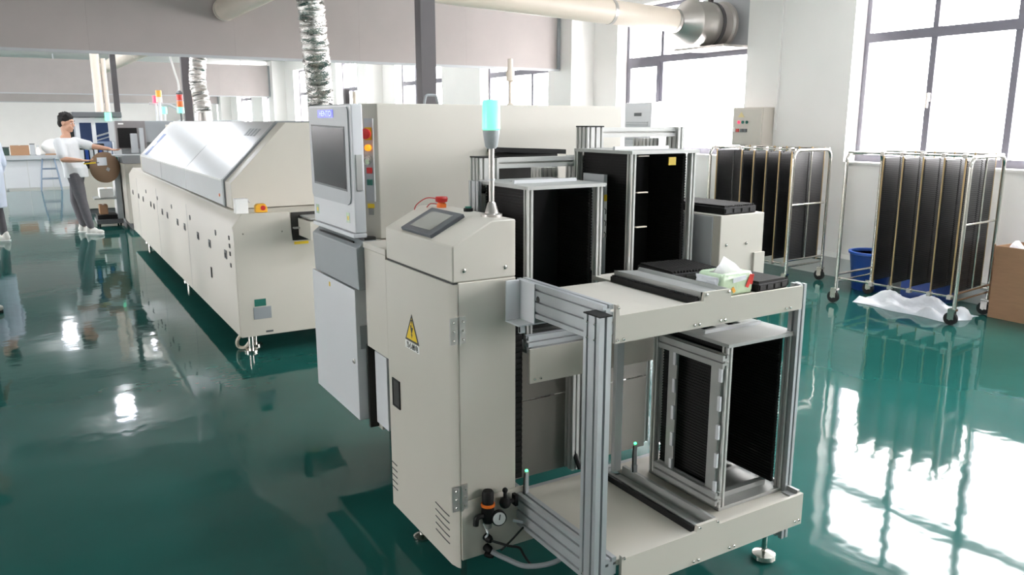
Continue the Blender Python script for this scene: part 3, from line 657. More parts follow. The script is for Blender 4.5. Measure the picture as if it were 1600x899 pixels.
# grey keyboard drawer and lower doors
kd = obj('keyboard_drawer', MB().ext([(1.085, .925), (1.169, .925), (1.169, 1.126), (1.115, 1.126), (1.08, 1.098)], 3.022, 3.60, 'y'), grey_m, A, .004)
obj('drawer_shadow_gap', MB().box(1.12, 1.168, 3.03, 3.59, 1.1265, 1.1385), ink_m, kd)
obj('drawer_grip', MB().obox((1.0955, 3.31, 1.1135), (.006, .44, .010), Matrix.Rotation(-.9, 3, 'Y')), ink_m, kd)
ld = obj('lower_door', MB().box(1.088, 1.168, 3.085, 3.66, .345, .915), cool_m, A, .003, label='white lower door standing ajar')
obj('door_lock', MB().lathe([(.011, 0), (.011, .004), (.006, .006)], (1.088, 3.12, .60), (-1, 0, 0)), zinc_m, ld)
obj('lock_slot', MB().box(1.0805, 1.0835, 3.117, 3.123, .596, .604), ink_m, ld)
obj('door_grip', MB().box(1.105, 1.150, 3.0805, 3.0848, .66, .76), grey_m, ld)
obj('door_sticker', MB().box(1.0865, 1.0879, 3.40, 3.415, .875, .895), yellow_m, ld)
obj('door_gap', MB().box(1.13, 1.169, 3.068, 3.084, .31, .68), ink_m, A)
obj('small_door', MB().box(1.146, 1.169, 2.905, 3.034, .345, .66).box(1.169, 1.2, 2.905, 3.034, .4, .62), cool_m, A, .003)
# things fixed on its top
an = obj('antenna_pole', MB().cyl((2.085, 3.5, 1.668), (2.085, 3.5, 1.80), .006).lathe([(.02, 0), (.02, .012), (.008, .02)], (2.085, 3.5, 1.668)), cream_m, A)
obj('antenna_head', MB().lathe([(.008, 0), (.021, .006), (.021, .05), (.013, .065), (.013, .11), (.003, .113)], (2.085, 3.5, 1.79)), cream_m, an)
obj('lifting_handle', MB().tube(fillet([(1.52, 3.3, 1.667), (1.53, 3.3, 1.712), (1.58, 3.3, 1.712), (1.59, 3.3, 1.667)], .012), .006, 8), grey_m, A)
obj('vent_stub', MB().box(1.205, 1.225, 3.43, 3.45, 1.668, 1.735), post_m, A)
obj('vent_tube', MB().cyl((1.236, 3.40, 1.668), (1.236, 3.40, 1.725), .008), cream_m, A)
obj('lid_rib', MB().box(1.28, 1.53, 3.6, 3.62, 1.668, 1.674), grey_m, A)

# ================================================================== REFLOW OVEN
O = thing('reflow_oven', 'long off-white reflow oven with sloping steel hood covers behind the tall machine', 'oven', (1.75, 8.6, 0))
prof = [(1.1, .15), (2.45, .15), (2.45, .985), (1.155, .985), (1.1, .905)]
ob = obj('base_cabinet', MB().ext(prof, 5.46, 11.85, 'y'), white_m, O, .004)
epf = [(1.105, .147), (2.44, .147), (2.44, .79), (1.612, .79), (1.490, .79), (1.478, .992), (1.160, .992), (1.094, .908), (1.098, .87)]
ef = obj('end_panel', MB().ext([(1.105, .147), (2.44, .147), (2.44, .985), (1.75, .985), (1.75, .79), (1.490, .79), (1.478, .992), (1.160, .992), (1.094, .908), (1.099, .87)], 5.44, 5.459, 'y'), white_m, O, .002)
obj('exit_opening', MB().box(1.492, 1.749, 5.4405, 5.4615, .792, .984), ink_m, O, label='dark board exit opening')
obj('exit_conveyor', MB().box(1.535, 1.74, 5.16, 5.439, .825, .945), white_m, O, .003)
obj('exit_rail', MB().box(1.55, 1.74, 5.2, 5.439, .955, .965).box(1.495, 1.535, 5.40, 5.439, .875, .885), alug_m, O)
obj('exit_label', MB().box(1.50, 1.60, 5.4375, 5.4399, .763, .782), yellow_m, O)
obj('name_plate', MB().box(1.205, 1.282, 5.4375, 5.4399, .355, .405), green_m, O, label='green plate')
obj('rating_plate', MB().box(1.195, 1.315, 5.436, 5.4399, .265, .35), grey_m, O, .003, label='grey rating plate')
obj('bottom_label', MB().box(1.27, 1.32, 5.4375, 5.4399, .165, .178), dgrey_m, O)
screws(O, [(1.16, 5.4398, .86), (1.42, 5.4398, .86)], (0, -1, 0), .006)
for y in (5.74, 6.32, 6.81, 7.46, 7.85, 8.48, 8.83, 9.46, 9.73, 10.42, 10.88, 11.51):
    q = obj('latch', MB().box(1.095, 1.0995, y - .035, y + .035, .655, .715), dgrey_m, O)
    obj('latch_pull', MB().box(1.0935, 1.0952, y - .02, y + .02, .665, .695), black_m, q)
for y in (6.06, 7.14, 8.16, 9.13, 10.09): obj('hole_plug', MB().lathe([(.022, 0), (.022, .004), (.01, .006)], (1.0998, y, .80), (-1, 0, 0), 10), dgrey_m, O)
for z in (.82, .765, .71, .63): obj('vent_slot', MB().box(1.0955, 1.0998, 5.575, 5.605, z - .014, z + .014), ink_m, O)
obj('panel_handle', MB().box(1.094, 1.0998, 6.32, 6.35, .42, .50), ink_m, O)
for y in (7.3, 9.2, 11.0): obj('panel_seam', MB().box(1.0992, 1.1002, y - .003, y + .003, .152, .90), grey_m, O)
for x, y in ((1.2, 5.6), (1.26, 5.75), (2.3, 5.6), (1.25, 8.5), (2.3, 8.5), (1.25, 11.6), (2.3, 11.6)):
    obj('foot', MB().cyl((x, y, .012), (x, y, .149), .02).cyl((x, y, 0), (x, y, .014), .05), steel_m, O)
obj('cable', MB().tube(spline([(1.16, 5.62, .15), (1.12, 5.66, .08), (1.13, 5.7, .02), (1.17, 5.68, .012), (1.2, 5.66, .05)]), .012, 8), cream_m, O)
# hood: end block, two sloping covers, far end block
x0, zb, zl, x1, zt = 1.175, .99, 1.178, 1.585, 1.595
def hood(y0, y1, dx=0., dz=0.):
    return MB().ext([(x0 + dx, zb), (2.38 - dx, zb), (2.38 - dx, zl), (2.0, zt - dz), (x1 + dx * .4, zt - dz), (x0 + dx, zl - dz)], y0, y1, 'y')
obj('hood_end', hood(5.82, 6.02, .008, .006), white_m, O, .004)
obj('hood_trim', hood(6.022, 6.075, -.004, -.004), grey_m, O)
hoodm = mat('brushed_hood_steel', (196, 197, 198), .3, .55, var=.03, scale=5, bump=.05, bscale=4)
for ya, yb, ax_ in ((6.08, 7.70, 1.62), (7.715, 10.95, 1.6)):
    hc = obj('hood_cover', hood(ya, yb), hoodm, O, .006)
    obj('hood_edge', MB().box(x0 - .004, x0 - .0005, ya + .01, yb - .01, zl - .008, zl + .004), paper_m, hc)
obj('hood_seam', MB().box(x0 - .001, x0 + .01, 9.25, 9.256, zb + .01, zl - .01), grey_m, O)
obj('hood_end', hood(10.96, 11.25, .02, .01), white_m, O, .004)
obj('top_deck', MB().box(1.6, 2.4, 11.3, 11.8, .986, 1.55), white_m, O, .004)
obj('hood_lock', MB().lathe([(.012, 0), (.012, .004), (.006, .006)], (x0, 6.2, 1.06), (-1, 0, 0)), orange_m, O)
sv = Vector((x1 - x0, 0, zt - zl)); sv.normalize(); snn = Vector((-sv.z, 0, sv.x))
Mx = Matrix(((0, sv.x, snn.x), (-1, 0, 0), (0, sv.z, snn.z)))
def on_slope(y, k, h=.001): return Vector((x0, y, zl)) + sv * k + snn * h
lg = obj('logo_strip', MB().obox(on_slope(10.65, .20, .0012), (.20, .34, .002), Mx), mat('blue_logo_print', (96, 118, 168), .4), O, label='blue logo strip on the far hood cover')
obj('logo_inner', MB().obox(on_slope(10.65, .20, .0026), (.14, .06, .001), Mx), lgrey_m, lg)
for k in range(4): obj('logo_letter', MB().obox(on_slope(6.62 - k * .1, .47 , .0012), (.055, .075, .002), Mx), grey_m, O) if k != 9 else None
# paper and tape on the shoulder
pp = thing('paper_box', 'small white paper box on the oven shoulder', 'box', (1.185, 5.56, .986))
obj('box_body', MB().box(1.145, 1.225, 5.52, 5.60, .9865, 1.085), paper_m, pp, .001)
obj('box_flap', MB().ext([(1.225, 1.085), (1.245, 1.055), (1.243, 1.053), (1.224, 1.083)], 5.52, 5.60, 'y'), paper_m, pp)
tp2 = thing('tape_measure', 'orange yellow tape measure beside the white paper box on the oven', 'tape measure', (1.315, 5.55, .986))
obj('tape_case', MB().ext([(1.275, .9865), (1.355, .9865), (1.355, 1.02), (1.34, 1.045), (1.29, 1.045), (1.275, 1.03)], 5.53, 5.58, 'y'), mat('tape_yellow', (236, 176, 48), .4), tp2, .004)
obj('tape_hub', MB().cyl((1.325, 5.528, 1.017), (1.325, 5.5305, 1.017), .017), red_m, tp2)
# signal tower on the oven
X, Yt = 1.76, 11.45
stt = obj('signal_pole', MB().cyl((X, Yt, 1.55), (X, Yt, 1.70), .012), dgrey_m, O)
for k, (m_, l_) in enumerate(((glow_green, 'lit green lamp'), (lampor_m, 'orange lamp'), (lampred_m, 'red lamp'))):
    obj('signal_lamp', MB().cyl((X, Yt, 1.70 + k * .082), (X, Yt, 1.775 + k * .082), .045 - .002 * k), m_, stt, label=l_)
obj('signal_cap', MB().lathe([(.042, 0), (.045, .01), (.02, .045)], (X, Yt, 1.945)), dgrey_m, stt)

# ================================================================== DUCTS AND POLES
def flex(name, label, pts, r, group):
    t = thing(name, label, 'duct', pts[0], group)
    sp = spline(pts, 26); P = []; Rr = []
    acc = 0
    for i, p in enumerate(sp):
        P.append(p + Vector((random.uniform(-1, 1), random.uniform(-1, 1), 0)) * r * .03); Rr.append(r * (1.0 if i % 2 else .88) * random.uniform(.97, 1.03))
    obj('duct_hose', MB().tube(P, Rr, 22), foil_m, t, angle=180)
    c = Vector(pts[0]); obj('duct_collar', MB().cyl(c - Vector((0, 0, .09)), c + Vector((0, 0, .01)), r * 1.02, n=24), zinc_m, t)
    return t
flex('flexible_duct', 'crinkled foil exhaust duct rising from the near end of the oven', [(1.90, 5.95, 1.69), (1.885, 5.93, 1.86), (1.83, 5.8, 2.1), (1.80, 5.75, 2.35), (1.80, 5.75, 2.55), (1.98, 5.8, 2.70)], .098, 'foil exhaust ducts')
flex('flexible_duct', 'crinkled foil exhaust duct rising from the far end of the oven', [(1.95, 10.95, 1.69), (1.94, 10.95, 1.85), (1.92, 11.0, 2.1), (1.95, 11.0, 2.4), (2.0, 11.0, 2.66)], .105, 'foil exhaust ducts')
def pvc(name, label, a, b, r, bands, end=True):
    a, b = Vector(a), Vector(b); t = thing(name, label, 'duct', tuple((a + b) / 2))
    obj('pipe', MB().cyl(a, b, r, n=32), cream_m, t)
    d_ = (b - a).normalized()
    for k in bands:
        c = a + (b - a) * k; obj('pipe_band', MB().cyl(c - d_ * .02, c + d_ * .02, r * 1.035, n=32), zinc_m if end else white_m, t)
    return t
pvc('exhaust_pipe', 'large cream exhaust pipe running under the ceiling to the window fan', (2.29, 7.2, 2.87), (6.495, 7.2, 2.722), .128, (.775, .995))
pvc('exhaust_pipe', 'cream exhaust pipe along the line above the near oven end into the nearest curtain', (2.20, 5.2, 2.87), (2.09, 9.965, 2.855), .125, (.985,), False)
pvc('exhaust_pipe', 'white exhaust pipe between the nearest and second curtains near the ceiling lamps', (2.085, 10.045, 2.857), (1.84, 24.3, 2.94), .14, (.5, .75), False)
# window fan
Fn = thing('exhaust_fan', 'round steel exhaust fan with a cone set in the upper window', 'fan', (6.95, 7.2, 2.70))
fc = Vector((0, 7.2, 2.71))
def ax_(x, z=2.71, y=7.2): return (x, y, z)
obj('reducer_cone', MB().lathe([(.132, 0), (.25, .16), (.262, .19), (.255, .21)], ax_(6.50), (1, 0, 0), 36), zinc_m, Fn)
obj('fan_casing', MB().lathe([(.262, .19), (.262, .22), (.245, .23), (.245, .40), (.25, .41), (.25, .45), (.245, .46), (.245, .66), (.268, .68), (.268, .72)], ax_(6.50), (1, 0, 0), 36), zinc_m, Fn)
obj('fan_strap', MB().lathe([(.249, .50), (.2525, .50), (.2525, .545), (.249, .545)], ax_(6.50), (1, 0, 0), 36).box(7.0, 7.045, 7.18, 7.22, 2.95, 3.10), post_m, Fn)
obj('fan_shelf', MB().box(6.86, 7.37, 6.80, 7.62, 2.43, 2.455), zinc_m, Fn)
obj('window_infill', MB().box(7.34, 7.375, 6.81, 7.66, 2.456, 3.06), lgrey_m, Fn, label='grey sheet closing the window opening behind the fan')
obj('hanger_rod', MB().box(6.74, 6.78, 7.19, 7.21, 2.965, ZC - .002), post_m, Fn)

tag(obj('cable_post', MB().box(2.485, 2.60, 5.42, 5.52, 0, ZC - .001), post_m), 'dark grey cable post standing behind the tall machine, nearest of three', 'post', 'dark grey cable posts')
tag(obj('cable_post', MB().box(1.93, 2.04, 12.2, 12.3, 0, 2.68), post_m), 'dark grey cable post beside the far foil duct', 'post', 'dark grey cable posts')
tag(obj('cable_post', MB().box(1.50, 1.60, 17.6, 17.7, 0, ZC - .001), post_m), 'dark grey cable post behind the pick and place machines', 'post', 'dark grey cable posts')
tag(obj('hanging_cable', MB().tube(spline([(1.76, 11.45, 1.985), (1.755, 11.45, 2.1), (1.72, 11.45, 2.25), (1.66, 11.45, 2.6), (1.6, 11.45, ZC)]), .014, 6), paper_m), 'white cable hanging from the ceiling to the oven signal tower', 'cable')

# ================================================================== RIGHT SIDE: TROLLEYS, BIN, BAGS, BOX, CABINETS
def trolley(name, label, plate_ys, loc, rz):
    """local: x across 0.6 m, y along 1.02 m, origin on the floor at the centre"""
    t = thing(name, label, 'trolley', (0, 0, 0), 'chrome board trolleys')
    hw, hl, H_ = .295, .51, 1.325
    for y in (-hl, hl):
        obj('end_arch', MB().tube(fillet([(-hw, y, .135), (-hw, y, H_), (hw, y, H_), (hw, y, .135)], .09, 7), .0155, 12), steel_m, t)
        obj('end_brace', MB().cyl((-hw, y, .26), (hw, y, .26), .011).cyl((-hw, y, .20), (hw, y, .20), .009), steel_m, t)
        if y > 0 : continue
        obj('end_brace', MB().cyl((-.27, y + .012, .80), (.26, y + .012, .80), .010), steel_m, t)
        obj('end_upright', MB().cyl((.0, y - .012 * (1 if y > 0 else -1), .26), (.0, y - .012 * (1 if y > 0 else -1), H_), .009), steel_m, t)
    for x in (-hw + .02, hw - .02):
        obj('top_rail', MB().cyl((x, -hl, H_ + .008), (x, hl, H_ + .008), .009), steel_m, t)
        obj('bottom_rail', MB().cyl((x, -hl, .225), (x, hl, .225), .009), steel_m, t)
    for x in (-hw, hw):
        for y in (-hl, hl):
            c = obj('caster', MB().cyl((x - .014, y + .02, .055), (x + .014, y + .02, .055), .052, n=20), rubber_m, t)
            obj('caster_fork', MB().box(x - .022, x - .017, y - .01, y + .04, .05, .125).box(x + .017, x + .022, y - .01, y + .04, .05, .125).box(x - .022, x + .022, y - .02, y + .04, .118, .135).cyl((x - .024, y + .02, .055), (x + .024, y + .02, .055), .012), steel_m, c)
    pl = None
    for y in plate_ys:
        if pl is None:
            mb = MB()
            for xa, xb in ((-.245, -.008), (.008, .245)):
                mb.box(xa, xb, -.006, .006, .25, 1.30)
            pl = obj('slotted_plate', mb, cartp_m, t); ro = MB()
            for xa, xb in ((-.245, -.008), (.008, .245)):
                for k in range(64):
                    z = .262 + k * .0162
                    ro.box(xa + .002, xb - .002, -.0125, -.0065, z, z + .006); ro.box(xa + .002, xb - .002, .0065, .0125, z, z + .006)
            rd = obj('slot_ridges', ro, cartp_m, pl, kind='stuff')
            pl.location.y = y; rs = None
            rods = [obj('edge_rod', MB().cyl((x, 0, .22), (x, 0, 1.345), .0065), brass_m, t) for x in (-.262, .262)]
            cl = [obj('rail_clamp', MB().box(-.295, -.255, -.016, .016, z - .012, z + .022), zinc_m, t) for z in (1.328, .215)]
            for q in rods + cl: q.location.y = y
        else:
            p2 = pl.copy(); C.objects.link(p2); p2.parent = t; p2.location.y = y
            r2 = rd.copy(); C.objects.link(r2); r2.parent = p2
            for q in rods + cl:
                q2 = q.copy(); C.objects.link(q2); q2.parent = t; q2.location.y = y
    t.location = loc; t.rotation_euler = (0, 0, rz); return t
trolley('board_trolley', 'chrome trolley of black slotted plates in front of the nearest window', [.20, .035, -.13, -.295, -.455], (6.406, 4.0, 0), R(6.2))
trolley('board_trolley', 'chrome trolley of black slotted plates by the wall cabinet, behind the white pusher box', [.45, .13, -.02, -.17, -.32, -.46], (6.48, 5.71, 0), R(4.5))

bn_ = thing('waste_bin', 'blue plastic bin on the floor behind the nearest trolley', 'bin', (6.86, 4.70, 0))
obj('bin_body', MB().lathe([(.155, .0), (.16, .01), (.20, .36), (.188, .36), (.15, .02), (.01, .02)], (6.86, 4.70, 0), n=28), blue_m, bn_)
obj('bin_rim', MB().lathe([(.20, .345), (.214, .35), (.214, .372), (.19, .372), (.19, .345)], (6.86, 4.70, 0), n=28), mat('bright_blue_plastic', (48, 92, 176), .35), bn_)
bn2 = thing('blue_crate', 'low blue plastic crate behind the white film under the nearest trolley', 'crate', (6.85, 4.12, 0))
obj('crate_body', MB().box(6.68, 7.02, 3.93, 4.26, .0, .02).box(6.68, 6.70, 3.93, 4.26, .02, .20).box(7.0, 7.02, 3.93, 4.26, .02, .20).box(6.70, 7.0, 3.93, 3.95, .02, .20).box(6.70, 7.0, 4.24, 4.26, .02, .20), blue_m, bn2, .004)
obj('crate_rim', MB().box(6.672, 6.70, 3.92, 4.27, .201, .215).box(7.0, 7.028, 3.92, 4.27, .201, .215), blue_m, bn2, .002)

def crumple(name, cx, cy, z0, rx, ry, h, m, parent, seed, n=26):
    rnd = random.Random(seed); ph = [rnd.uniform(0, 6.28) for _ in range(8)]
    mb = MB(); N = n
    for j in range(N):
        for i in range(N):
            u = -1 + 2 * i / (N - 1); v = -1 + 2 * j / (N - 1)
            q = max(0, 1 - (u * u) ** 1.6) * max(0, 1 - (v * v) ** 1.6)
            w = .5 + .25 * math.sin(5 * u + ph[0] + 2 * v) + .22 * math.sin(8 * v + ph[1] - 3 * u) + .18 * math.sin(13 * u * v + ph[2]) + rnd.uniform(-.10, .10)
            mb.v.append((cx + rx * (u + .06 * math.sin(6 * v + ph[3])), cy + ry * (v + .05 * math.sin(5 * u + ph[4])), z0 + .003 + h * (q ** .5) * max(.12, w)))
    for j in range(N - 1):
        for i in range(N - 1):
            a = j * N + i; mb.f.append((a, a + 1, a + N + 1, a + N))
    o = len(mb.v); mb.v += [(x, y, z0) for x, y, z in mb.v[:o]]
    for j in range(N - 1):
        for i in range(N - 1):
            a = o + j * N + i; mb.f.append((a, a + N, a + N + 1, a + 1))
    edge = [i for i in range(N)] + [N * k + N - 1 for k in range(1, N)] + [N * N - 1 - k for k in range(1, N)] + [N * (N - 1 - k) for k in range(1, N - 1)]
    for k in range(len(edge)):
        a, b = edge[k], edge[(k + 1) % len(edge)]; mb.f.append((a, b, o + b, o + a))
    return obj(name, mb, m, parent, angle=50)
fb = thing('film_bag', 'crumpled white plastic film lying on the floor under the nearest trolley', 'plastic film', (6.52, 3.93, 0))
crumple('film_sheet', 6.44, 3.97, .001, .22, .46, .12, film_m, fb, 3)
cb = thing('cardboard_box', 'brown cardboard box on the floor at the right edge', 'box', (6.95, 3.20, 0))
cb0, cb1 = (6.70, 7.09), (2.80, 3.48)
for nm, b in (('box_side', (6.70, 6.706, 2.80, 3.48)), ('box_side', (7.084, 7.09, 2.80, 3.48)), ('box_end', (6.7065, 7.0835, 3.474, 3.48)), ('box_end', (6.7065, 7.0835, 2.80, 2.806))):
    obj(nm, MB().box(*b, .002, .60), card_m, cb)
obj('box_bottom', MB().box(6.7065, 7.0835, 2.8065, 3.4735, .001, .012), card_m, cb)
fb2 = thing('film_bag', 'crumpled clear white film spilling out of the cardboard box', 'plastic film', (6.9, 3.1, .5))
crumple('film_sheet', 6.895, 3.14, .50, .18, .32, .20, film_m, fb2, 8)

eb = thing('control_box', 'beige electrical control box with red buttons on the wall beside the fan window', 'control box', (7.1, 6.52, 1.32))
obj('box_body', MB().box(7.02, 7.198, 6.30, 6.745, 1.325, 1.75), mat('beige_paint', (206, 200, 190), .5, var=.02), eb, .003)
bd_ = obj('box_door', MB().box(7.008, 7.0195, 6.31, 6.735, 1.335, 1.735), mat('beige_paint', (206, 200, 190)), eb, .003)
obj('warning_triangle', MB().ext([(6.66, 1.64), (6.56, 1.64), (6.61, 1.70)], 7.0055, 7.0075, 'x'), mat('faded_yellow', (222, 208, 150), .5), bd_, label='faded yellow warning triangle')
for k, (y, m_) in enumerate(((6.64, glow_red), (6.58, green_m), (6.52, green_m))): obj('pilot_lamp', MB().lathe([(.018, 0), (.018, .008), (.012, .014), (.002, .016)], (7.0075, y, 1.585), (-1, 0, 0)), m_, bd_)
for k, (y, m_) in enumerate(((6.65, red_m), (6.585, dgrey_m), (6.53, dgrey_m))): obj('push_button', MB().box(6.994, 7.0075, y - .02, y + .02, 1.475, 1.512), m_, bd_, .002)
obj('door_lock', MB().box(6.996, 7.0075, 6.695, 6.715, 1.475, 1.53), paper_m, bd_)
obj('cable_trunk', MB().box(7.17, 7.198, 6.255, 6.28, 1.50, ZC - .002), wall_m, eb)
acu = thing('air_conditioner', 'tall white floor standing air conditioner in front of the fan window', 'air conditioner', (6.85, 8.2, 0))
obj('cabinet', MB().box(6.72, 7.06, 7.84, 8.36, .03, 1.83), cool_m, acu, .02)
obj('front_panel', MB().box(6.706, 6.719, 7.87, 8.33, .10, 1.30), cool_m, acu, .004)
for k in range(8): obj('louvre', MB().box(6.709, 6.7195, 7.89, 8.31, 1.36 + k * .03, 1.378 + k * .03), lgrey_m, acu)
obj('display', MB().box(6.714, 6.7195, 8.02, 8.16, 1.66, 1.70), dgrey_m, acu)
obj('base', MB().box(6.73, 7.05, 7.85, 8.35, 0, .0295), dgrey_m, acu)
for k, (x, y) in enumerate(((7.10, 9.0),)): pass

# ================================================================== FAR END: MACHINES, BENCH, STOOL
P = thing('placement_machine', 'white placement machine with a grey monitor hood just past the oven', 'machine', (1.6, 13.8, 0))
obj('lower_cabinet', MB().box(1.16, 2.4, 13.0, 14.6, .1, .97), white_m, P, .01)
obj('plinth', MB().box(1.2, 2.36, 13.05, 14.55, 0, .1), dgrey_m, P)
obj('panel_seam', MB().box(1.26, 1.266, 12.996, 12.9995, .15, .95), lgrey_m, P)
obj('panel_seam', MB().box(1.17, 2.3, 12.996, 12.9995, .70, .706), lgrey_m, P)
obj('upper_hood', MB().box(1.12, 2.4, 13.2, 14.6, 1.28, 1.60).box(1.17, 2.4, 13.3, 14.5, .971, 1.279), grey_m, P, .01)
mo = obj('monitor_housing', MB().box(1.09, 1.49, 13.0, 13.19, 1.20, 1.60), mat('taupe_grey', (126, 122, 122), .5), P, .008)
obj('monitor_recess', MB().box(1.115, 1.37, 12.992, 12.9995, 1.215, 1.50), black_m, mo)
obj('label', MB().box(1.13, 1.20, 12.994, 12.9995, 1.55, 1.57), paper_m, mo)
obj('keyboard_shelf', MB().box(1.0, 1.38, 12.75, 12.99, 1.11, 1.125), lgrey_m, P, .004)
obj('controller', MB().box(1.27, 1.36, 12.9, 12.985, 1.14, 1.42), lgrey_m, P, .006)
obj('conveyor_post', MB().box(1.385, 1.44, 12.84, 12.9, .90, 1.50), lgrey_m, P, .003)
obj('post_foot', MB().box(1.36, 1.46, 12.80, 12.99, .82, .90), black_m, P)
pt = obj('signal_pole', MB().cyl((1.79, 13.6, 1.60), (1.79, 13.6, 1.88), .02), cool_m, P)
obj('signal_lamp', MB().cyl((1.79, 13.6, 1.88), (1.79, 13.6, 1.96), .045), cream_m, pt)
obj('signal_lamp', MB().cyl((1.79, 13.6, 1.962), (1.79, 13.6, 2.06), .045), lampyel_m, pt, label='amber lamp')
P2 = thing('placement_machine', 'placement machine with dark top and blue windows behind the worker', 'machine', (1.1, 16.5, 0))
obj('lower_cabinet', MB().box(.70, 1.55, 15.6, 17.2, .1, 1.0), white_m, P2, .01)
obj('plinth', MB().box(.74, 1.5, 15.65, 17.1, 0, .1), dgrey_m, P2)
obj('top_cover', MB().box(.66, 1.42, 15.5, 17.2, 1.66, 1.75), dgrey_m, P2, .01)
obj('back_body', MB().box(.74, 1.4, 16.1, 17.2, 1.0, 1.66), mat('navy_window', (52, 72, 112), .25), P2, .004)
for x in (.70, .945, 1.235): obj('column', MB().box(x, x + .06, 15.58, 15.68, 1.001, 1.659), cool_m, P2, .003)
obj('upper_rail', MB().box(.68, 1.42, 15.56, 15.60, 1.57, 1.655), cool_m, P2)
obj('glass_bar', MB().obox((1.12, 15.75, 1.37), (.22, .02, .03), Matrix.Rotation(-.3, 3, 'Y')).obox((1.12, 15.75, 1.30), (.22, .02, .02), Matrix.Rotation(-.3, 3, 'Y')), alu_m, P2)
obj('lower_glass', MB().box(1.01, 1.23, 15.70, 15.71, 1.02, 1.25), mat('hazy_blue_panel', (150, 166, 196), .3), P2)
obj('feeder_bank', MB().box(.70, 1.1, 15.45, 15.57, .80, 1.22), black_m, P2, .01)
for k in range(7): obj('feeder', MB().box(.72 + k * .07, .77 + k * .07, 15.3, 15.449, .92, 1.12), [cool_m, blue_m, lgrey_m][k % 3], P2)
q = obj('signal_lamp', MB().cyl((1.205, 15.46, 1.60), (1.205, 15.46, 1.74), .055), glow_green, P2, label='lit green lamp')
obj('duct_stub', MB().cyl((1.16, 16.5, 1.751), (1.16, 16.5, 2.9), .075, n=20), cream_m, P2)
obj('duct_stub', MB().cyl((1.29, 16.5, 1.751), (1.29, 16.5, 2.7), .04, n=14), cream_m, P2)
P3 = thing('placement_machine', 'farthest pale machine whose red and amber signal lamps show over the oven', 'machine', (3.3, 18.5, 0))
obj('body', MB().box(2.15, 4.2, 17.5, 19.5, .08, 1.45), cool_m, P3, .02)
obj('upper_hood', MB().ext([(2.7, 1.451), (4.1, 1.451), (3.9, 1.62), (2.9, 1.62)], 17.7, 19.3, 'y'), lgrey_m, P3, .01)
obj('plinth', MB().box(2.7, 4.1, 17.6, 19.4, 0, .08), dgrey_m, P3)
for x, z, m1, l1 in ((2.30, 1.96, glow_red, 'lit red lamp'), (2.45, 1.74, glow_green, 'small lit green lamp')):
    sp_ = obj('signal_pole', MB().cyl((x, 18, 1.45), (x, 18, z), .02), cool_m, P3)
    obj('signal_lamp', MB().cyl((x, 18, z), (x, 18, z + .14), .055), m1, sp_, label=l1)
obj('boom', MB().tube([(2.2, 18.2, 1.95), (2.6, 18.2, 1.92), (3.1, 18.2, 1.62)], .03, 8), lgrey_m, P3)

FC = thing('feeder_cart', 'white feeder cart with a big brown tape reel in front of the worker', 'cart', (.98, 13.9, 0))
obj('side_panel', MB().box(1.07, 1.13, 13.65, 14.15, .12, .95), cool_m, FC, .006)
obj('side_edge', MB().box(1.06, 1.14, 13.60, 13.649, .12, .95), grey_m, FC, .004)
obj('base', MB().box(.76, 1.13, 13.60, 14.15, .05, .115), dgrey_m, FC, .006)
obj('bottom_tray', MB().box(.78, 1.055, 13.66, 14.1, .116, .18), black_m, FC, .006)
obj('shelf', MB().box(.76, 1.069, 13.66, 14.1, .42, .44), alug_m, FC)
obj('reel_bar', MB().cyl((.95, 13.56, .92), (1.10, 13.9, .93), .012), steel_m, FC)
for x, y in ((.80, 13.64), (1.09, 13.64), (.80, 14.1), (1.09, 14.1)): obj('caster', MB().cyl((x - .012, y, .025), (x + .012, y, .025), .025), rubber_m, FC)
obj('top_block', MB().box(1.04, 1.14, 13.66, 14.0, .951, 1.06), green_m, FC, .006)
RL = thing('tape_reel', 'large brown component tape reel hanging on the feeder cart beside the worker', 'reel', (.945, 13.50, .915))
rdv = Vector((.45, -.9, 0)).normalized(); rc = (.945, 13.50, .915)
for h_ in (0, -.03): obj('reel_flange', MB().lathe([(.08, h_), (.225, h_), (.23, h_ + .003), (.225, h_ + .006), (.08, h_ + .006)], rc, rdv, 36), wood_m, RL)
obj('reel_hub', MB().lathe([(.09, -.022), (.09, .004), (.02, .005)], rc, rdv, 28), blue_m, RL, label='blue hub')
obj('reel_label', MB().obox(Vector(rc) + rdv * .0085 + Vector((-.045, -.022, .09)), (.15, .003, .12), Matrix.Rotation(math.atan2(.45, .9), 3, 'Z')), film_m, RL)
obj('reel_label', MB().obox(Vector(rc) + rdv * .0085 + Vector((.03, .015, -.03)), (.05, .003, .05), Matrix.Rotation(math.atan2(.45, .9), 3, 'Z') @ Matrix.Rotation(.6, 3, 'Y')), lgrey_m, RL)
for nm, b, m_, lb in (('parts_box', (.82, .94, 13.75, 13.95, .181, .33), card_m, 'brown parts box on the feeder cart tray'), ('parts_bag', (.84, 1.04, 13.7, 14.0, .441, .58), paper_m, 'white wrapped parcel on the feeder cart shelf')):
    t = thing(nm, lb, 'box', ((b[0] + b[1]) / 2, (b[2] + b[3]) / 2, b[4]))
    obj('box_body', MB().box(*b), m_, t, .012); obj('box_tape', MB().box((b[0] + b[1]) / 2 - .015, (b[0] + b[1]) / 2 + .015, b[2] - .001, b[3] + .001, b[5], b[5] + .001), cream_m, t)

